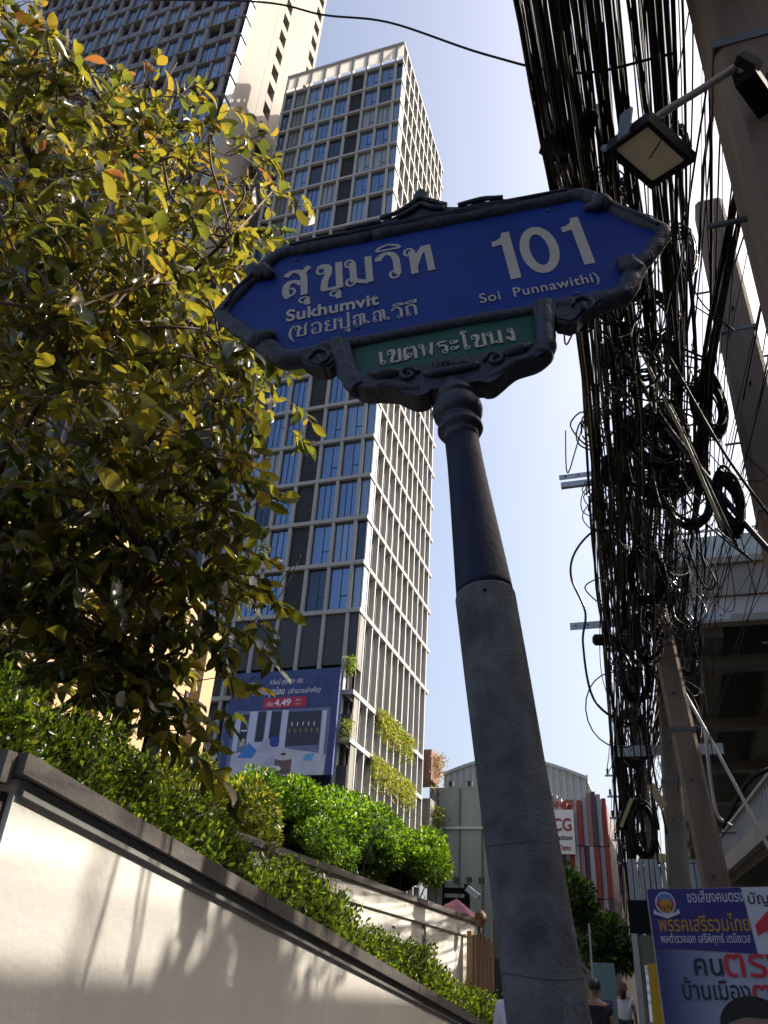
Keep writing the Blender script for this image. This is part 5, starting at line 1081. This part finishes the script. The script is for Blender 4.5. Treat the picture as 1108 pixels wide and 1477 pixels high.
tw_ = []; pos=[]; dr=[]; 
for c in CL:
    h = hubs[np.argmin(np.linalg.norm(hubs-c,axis=1))]
    tw_.append((tpath(h, c+RNG.normal(0,.1,3), .01, .004, .05, 4), [.010]*9+[.006]))
    for q in range(4):
        a = c+RNG.normal(0,.12,3); dd = unit(RNG.normal(0,1,3)*np.array([1,1,.45])+np.array([.25,-.15,-.05])); Lt = RNG.uniform(.28,.5)
        tip = a+dd*Lt+np.array([0,0,-.10]); 
        pts = [a+(tip-a)*t+np.array([0,0,.05*math.sin(math.pi*t)]) for t in np.linspace(0,1,5)]
        tw_.append((pts, [.004]*5))
        nl = int(RNG.integers(6,11))
        for j in range(nl):
            t = .45+.55*j/(nl-1); p = a+(tip-a)*t+np.array([0,0,.05*math.sin(math.pi*t)])
            side = np.cross(dd,[0,0,1.0]); side /= np.linalg.norm(side)+1e-6
            ld = unit(dd*.55+side*(1 if j%2 else -1)*.75+np.array([0,0,-.45])+RNG.normal(0,.34,3))
            if j == nl-1: ld = unit(dd+np.array([0,0,-.4]))
            pos.append(p); dr.append(ld)
tw_ = [(t_[0], t_[1] if len(t_[1])==len(t_[0]) else .006) for t_ in tw_]
# bare twigs at the crown's upper edge
for k in range(46):
    c = CL[RNG.integers(len(CL))]
    if c[2] < 6.5: continue
    tip = c+np.array([RNG.uniform(-.1,.6),RNG.uniform(-.3,.3),RNG.uniform(.3,.8)])
    pt = tpath(c, tip, .005, .003, .08, 5); tw_.append((pt, .004))
    for q in range(3):
        s_i = pt[int(RNG.integers(3,len(pt)-1))]; tw_.append(([s_i, s_i+RNG.normal(0,.07,3)+np.array([0.03,0,.05]), s_i+RNG.normal(0,.12,3)+np.array([.05,0,.08])], .0028))
# hanging curled vine tendrils
for (a,b_,c_) in (((-3.35,5.9,4.75),(-3.15,5.9,4.45),(-2.95,5.9,4.9)),((-3.5,5.6,4.1),(-3.25,5.6,3.85),(-3.1,5.6,4.2)),((-3.6,3.9,8.5),(-3.2,3.9,8.1),(-2.9,3.9,8.3))):
    tw_.append((smoothpath([a,b_,c_,tuple(np.array(b_)+[-.05,0,.05])],5), .005))
o = bstruct('twigs', tw_, mat('twig_brown',(.13,.085,.055),.8)); o['kind'] = 'stuff'
pos = np.array(pos); dr = np.array(dr); n_ = len(pos)
L = .10+.125*RNG.random(n_)**1.2; W = L*RNG.uniform(.34,.52,n_); roll = RNG.normal(0,.75,n_); curl = RNG.uniform(-.3,2.2,n_)
colr = RNG.choice(5, n_, p=[.44,.28,.075,.008,.197]); top = pos[:,2] > 6.8
colr = np.where(top & (RNG.random(n_) < .08), 2, colr); colr = np.where(top & (RNG.random(n_) < .015), 3, colr)
dist = np.linalg.norm(pos-EYE,axis=1); Fv = (pos-EYE)@_F; vis = (np.abs((pos-EYE)@_R/Fv) < .47) & (np.abs((pos-EYE)@_U/Fv) < .62)
score = L/dist*np.where(vis,1,0); big = np.argsort(-score)[:300]; rest = np.setdiff1d(np.arange(n_), big)
V, Fs = big_leaves(pos[rest]-base, dr[rest], roll[rest], L[rest], W[rest], curl[rest])
me = mesh_from('foliage', V, Fs, LM, np.repeat(colr[rest],16), smooth=True); o = bpy.data.objects.new('foliage', me); COL.objects.link(o); o.parent = tr; o['kind'] = 'stuff'
lv = []
for ci in range(5):
    for q in range(2):
        V, Fs = big_leaves(np.zeros((1,3)), np.array([[0,1.0,0]]), np.array([0.0]), np.array([1.0]), np.array([.48]), np.array([.35+.7*q]))
        lv.append(mesh_from('leaf', V, Fs, LM[ci], smooth=True))
for i in big:
    s_, nv = rot_frames(dr[i:i+1], roll[i:i+1]); M_ = Matrix.Identity(4)
    for a in range(3): M_[a][0] = s_[0][a]*L[i]; M_[a][1] = dr[i][a]*L[i]; M_[a][2] = nv[0][a]*L[i]; M_[a][3] = pos[i][a]-base[a]
    o = bpy.data.objects.new('leaf', lv[colr[i]*2+int(i%2)]); COL.objects.link(o); o.parent = tr; o.matrix_local = M_
print('tree leaves', n_)

# --- clipped hedge on the near wall
HM = [leafmat('hedge_green',(.060,.10,.010),(.26,.40,.022),.42,.30,.6), leafmat('hedge_light',(.13,.165,.014),(.48,.56,.03),.42,.32,.6), leafmat('hedge_dark',(.018,.035,.008),(.07,.11,.015),.3,.35), leafmat('hedge_yellow',(.22,.20,.06),(.5,.45,.12),.4,.4)]
M_in = mat('hedge_inner_shade', (.010,.016,.006), 1.0, spec=0.0)  # dark colour for solid cores added to block light between the leaves
hg = empty('clipped_hedge', (-3.2,9,0), 'small leaved clipped hedge growing along the top of the long cream wall', 'hedge')
ho = np.array([-3.2,9,0])
n_ = 62000
yy = 2.4+15.6*RNG.random(n_)**1.35; u = RNG.random(n_)
h_top = lambda y: wz(y)+.36+.07*np.sin(y*2.1)+.05*np.sin(y*5.3+1)+.03*np.sin(y*13)
a = u*math.pi*.62
dep = RNG.random(n_)**2.2*.16
xf = -2.70-.05*np.sin(yy*3.7)-.03*np.sin(yy*11); hh = h_top(yy); bot = wz(yy)-.03
# profile: front face then rounded top then back
zz = np.where(u<.45, bot+(hh-bot-.12)*(u/.45), hh-.12+.12*np.sin(np.clip((u-.45)/.25,0,1)*math.pi/2)); xx = np.where(u<.45, xf, xf-.14*(1-np.cos(np.clip((u-.45)/.25,0,1)*math.pi/2))-np.clip(u-.70,0,1)*3.2)
clump = .045*np.sin(yy*17+zz*23)+.04*np.sin(yy*9-zz*31+xx*12)
pos = np.stack([xx-dep*.8+clump*.8+RNG.normal(0,.02,n_), yy, zz-dep*.4+clump*.5+RNG.normal(0,.025,n_)+(RNG.random(n_)<.06)*RNG.uniform(0,.10,n_)],axis=1)
dd = unit(np.stack([RNG.normal(.35,.5,n_),RNG.normal(-.1,.6,n_),RNG.normal(.65,.45,n_)],axis=1))
L = RNG.uniform(.022,.045,n_)*(1+yy*.05); V, Fs = small_leaves(pos-ho, dd, RNG.uniform(-1.5,1.5,n_), L, L*.45)
mi = RNG.choice(4,n_,p=[.42,.27,.30,.01])
o = bpy.data.objects.new('foliage', mesh_from('foliage', V, Fs, HM, np.repeat(mi,2))); COL.objects.link(o); o.parent = hg; o['kind'] = 'stuff'
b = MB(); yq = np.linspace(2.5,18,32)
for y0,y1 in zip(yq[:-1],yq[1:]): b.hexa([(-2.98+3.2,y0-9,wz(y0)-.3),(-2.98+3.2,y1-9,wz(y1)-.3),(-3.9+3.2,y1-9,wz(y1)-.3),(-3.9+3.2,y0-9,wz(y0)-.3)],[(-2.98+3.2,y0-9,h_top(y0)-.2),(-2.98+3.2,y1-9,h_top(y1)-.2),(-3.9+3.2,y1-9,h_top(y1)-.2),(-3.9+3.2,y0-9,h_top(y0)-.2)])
b.build('shade_core', M_in, hg)  # added dark core, stands for the shaded inside of the hedge

# --- shrubs
def shrub(c, r, n_, lsz, label, name='large_shrub', mats=HM, pr=(.40,.36,.22,.02), trunk_h=1.2, lobes=26, seed=0, group=None, droop=.0, wd=.42, cat='shrub', cl=.24):
    q = np.random.default_rng(seed+5); c = np.array(c,float); r = np.array(r,float); g0 = np.array([c[0],c[1],c[2]-r[2]-trunk_h])
    p = empty(name, tuple(g0), label, cat, group)
    v = unit(q.normal(0,1,(lobes,3))); v[:,2] = np.abs(v[:,2])*.9-.25*(q.random(lobes)<.4); lc = c+v*r*q.uniform(.62,.84,(lobes,1)); lr = q.uniform(cl*.8,cl*1.35,lobes)*r.mean()
    li = q.integers(0,lobes,n_); vv = unit(q.normal(0,1,(n_,3))); ps = lc[li]+vv*(lr[li]*q.uniform(.72,1.08,n_))[:,None]*np.array([1,1,.85])
    dd = unit(vv*.9+q.normal(0,.45,(n_,3))+np.array([0,0,.25-droop])); L = q.uniform(.6,1.15,n_)*lsz
    V, Fs = small_leaves(ps-g0, dd, q.uniform(-1.2,1.2,n_), L, L*wd)
    o = bpy.data.objects.new('foliage', mesh_from('foliage', V, Fs, mats, np.repeat(q.choice(len(mats),n_,p=pr),2))); COL.objects.link(o); o.parent = p; o['kind'] = 'stuff'
    b = MB()
    for k in range(7):
        e = lc[q.integers(lobes)]-g0; b.tube(smoothpath([(0+q.uniform(-.1,.1),q.uniform(-.1,.1),0),(e[0]*.3,e[1]*.3,e[2]*.5),tuple(e)],4), [.03,.028,.026,.022,.02,.018,.015,.012,.01], 6)
    b.build('stem', M_bark, p, smooth=True)
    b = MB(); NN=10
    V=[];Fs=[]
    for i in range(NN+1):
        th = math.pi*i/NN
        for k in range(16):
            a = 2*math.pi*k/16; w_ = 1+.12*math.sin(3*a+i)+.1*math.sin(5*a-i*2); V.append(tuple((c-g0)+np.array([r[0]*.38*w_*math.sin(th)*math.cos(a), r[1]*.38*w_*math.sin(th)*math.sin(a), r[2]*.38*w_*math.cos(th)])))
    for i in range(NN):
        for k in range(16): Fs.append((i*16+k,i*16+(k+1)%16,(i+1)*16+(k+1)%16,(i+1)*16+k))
    b.add(V,Fs); b.build('shade_core', M_in, p, smooth=True); return p  # added dark core that keeps light from passing through the shrub
SM = [leafmat('shrub_green',(.060,.135,.010),(.24,.46,.020),.40,.24,.7), leafmat('shrub_light',(.12,.20,.012),(.42,.62,.025),.42,.25,.7), leafmat('shrub_dark',(.014,.045,.008),(.05,.14,.012),.3,.3), leafmat('shrub_yellow',(.22,.24,.03),(.5,.55,.06),.45,.3)]
YM = [leafmat('croton_green',(.06,.085,.010),(.26,.34,.025),.4,.25,.7), leafmat('croton_yellow',(.20,.19,.02),(.60,.56,.05),.45,.3,.7), leafmat('croton_dark',(.020,.04,.010),(.08,.13,.015),.3,.3)]
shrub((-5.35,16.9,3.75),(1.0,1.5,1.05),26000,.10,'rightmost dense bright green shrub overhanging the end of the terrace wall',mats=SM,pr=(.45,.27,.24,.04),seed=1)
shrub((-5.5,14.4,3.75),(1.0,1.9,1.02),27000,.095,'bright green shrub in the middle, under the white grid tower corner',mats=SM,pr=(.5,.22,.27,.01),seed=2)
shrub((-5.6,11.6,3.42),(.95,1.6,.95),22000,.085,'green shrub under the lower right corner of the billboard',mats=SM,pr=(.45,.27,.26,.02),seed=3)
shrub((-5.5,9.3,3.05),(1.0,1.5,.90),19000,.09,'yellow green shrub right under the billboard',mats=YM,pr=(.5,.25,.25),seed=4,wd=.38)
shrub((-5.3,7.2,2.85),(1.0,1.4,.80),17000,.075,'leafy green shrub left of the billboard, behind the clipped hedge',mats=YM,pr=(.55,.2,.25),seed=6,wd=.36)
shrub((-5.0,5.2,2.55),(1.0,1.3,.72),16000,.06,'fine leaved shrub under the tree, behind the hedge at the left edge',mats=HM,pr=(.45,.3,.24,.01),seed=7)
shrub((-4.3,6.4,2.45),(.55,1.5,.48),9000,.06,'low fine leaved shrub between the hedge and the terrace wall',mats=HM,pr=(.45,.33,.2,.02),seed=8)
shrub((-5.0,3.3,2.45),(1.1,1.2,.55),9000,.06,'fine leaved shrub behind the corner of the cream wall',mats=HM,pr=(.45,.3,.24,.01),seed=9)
shrub((-15.6,36.8,8.9),(1.3,.9,1.3),3500,.24,'small round shrub at the foot of the white tower, right of the billboard',mats=SM,pr=(.4,.3,.28,.02),seed=10)
shrub((-4.2,32,4.2),(1.5,2.2,2.0),6000,.28,'dark street tree in shade between the sign post and the cables',name='street_tree',mats=[SM[2],SM[0],HM[2]],pr=(.5,.2,.3),trunk_h=2.2,seed=12,cat='tree')
shrub((-3.2,38,3.6),(1.3,2,1.9),3500,.3,'lower dark street tree just left of the far utility poles',name='street_tree',mats=[SM[2],SM[0],HM[2]],pr=(.5,.2,.3),trunk_h=1.8,seed=13,cat='tree')
shrub((4.7,9.6,8.3),(.85,1.5,.62),2600,.15,'small roadside tree at the kerb whose leaves throw dappled shade on the cream wall',name='street_tree',mats=SM,pr=(.5,.3,.18,.02),trunk_h=7.4,lobes=16,seed=21,cat='tree')
# --- hanging planters on the white tower's side
PM = [leafmat('planter_yellow_green',(.17,.18,.015),(.45,.46,.03),.4,.35), leafmat('planter_green',(.06,.10,.012),(.2,.3,.03),.4,.35), leafmat('planter_rust',(.25,.13,.06),(.4,.2,.08),.3,.5)]
k = 0
desc = {14.6:'upper row on the tower side',11.9:'middle row on the tower side',9.0:'lower row on the tower side'}
for z, ys_ in ((14.6,[43.2,44.5,45.8,47.1,48.4]),(11.9,[42.6,43.9,45.2,46.5,47.8,49.1]),(9.0,[43.0,44.6,46.2,47.8])):
    for j, y in enumerate(ys_):
        c = np.array([-15.05,y,z]); q = np.random.default_rng(int(y*10+z)); n_ = 700
        p = empty('hanging_plant', (-15.2,y,z+.6), ['nearest','second','third','fourth','fifth','farthest'][j if j < len(ys_)-1 else 5]+' trailing yellow green plant of the '+desc[z], 'plant', 'trailing plants on the white tower')
        ps = np.stack([q.normal(.12,.14,n_), q.uniform(-.75,.75,n_), .5-np.abs(q.normal(0,.62,n_))],axis=1)
        dd = unit(np.stack([q.normal(.3,.4,n_),q.normal(0,.4,n_),q.normal(-.5,.5,n_)],axis=1)); L = q.uniform(.12,.26,n_)
        V, Fs = small_leaves(ps, dd, q.uniform(-1.5,1.5,n_), L, L*.28)
        o = bpy.data.objects.new('foliage', mesh_from('foliage', V, Fs, PM, np.repeat(q.choice(3,n_,p=[.6,.36,.04]),2))); COL.objects.link(o); o.parent = p; o['kind'] = 'stuff'
        part('planter_box', M_pan, p, (-.25,.0,-.7,.7,-.1,.35))
for (x,y,z,sd,lab,pr) in ((-14.9,54.2,15.9,1,'dry rust brown plant hanging from the top rear balcony of the tower',(.1,.1,.8)),(-14.8,54.2,12.4,2,'trailing green plant on the middle rear balcony of the tower',(.5,.45,.05)),(-14.8,54.2,9.3,3,'yellow green plant on the lowest rear balcony of the tower',(.6,.3,.1)),
                       (-15.5,38.4,17.0,4,'green plant trailing over the tower corner beside the billboard top',(.3,.7,0)),(-15.4,38.4,13.6,5,'small green plant at the tower corner beside the billboard',(.3,.7,0))):
    q = np.random.default_rng(sd); n_ = 700 if sd < 4 else 300; s_ = 1 if sd < 4 else .5
    p = empty('hanging_plant', (x,y,z), lab, 'plant')
    ps = np.stack([q.normal(.1,.3,n_)*s_, q.normal(0,.5,n_)*s_, .2-np.abs(q.normal(0,.9,n_))*s_],axis=1)
    dd = unit(np.stack([q.normal(.2,.5,n_),q.normal(0,.5,n_),q.normal(-.4,.5,n_)],axis=1)); L = q.uniform(.12,.30,n_)*(1 if sd<4 else .8)
    V, Fs = small_leaves(ps, dd, q.uniform(-1.5,1.5,n_), L, L*.3)
    o = bpy.data.objects.new('foliage', mesh_from('foliage', V, Fs, PM, np.repeat(q.choice(3,n_,p=pr),2))); COL.objects.link(o); o.parent = p; o['kind'] = 'stuff'

bpy.context.view_layer.update()
for o, W_t in FITS:
    bbx = [v[0] for v in o.bound_box]; wcur = max(bbx)-min(bbx)
    if wcur > 0:
        f_ = W_t/wcur
        if o.parent == sign: o.matrix_local = o.matrix_local @ Matrix.Diagonal((f_,1,1,1))
        else: o.scale = (f_,1,1)

bpy.context.view_layer.update(); dg = bpy.context.evaluated_depsgraph_get()
for o in [o for o in bpy.data.objects if o.type == 'FONT']:
    me = bpy.data.meshes.new_from_object(o.evaluated_get(dg)); nm = o.name.split('.')[0]
    ml = o.matrix_local.copy(); pa = o.parent; old = o.data
    bpy.data.objects.remove(o); n2 = bpy.data.objects.new(nm, me); COL.objects.link(n2); n2.parent = pa; n2.matrix_local = ml
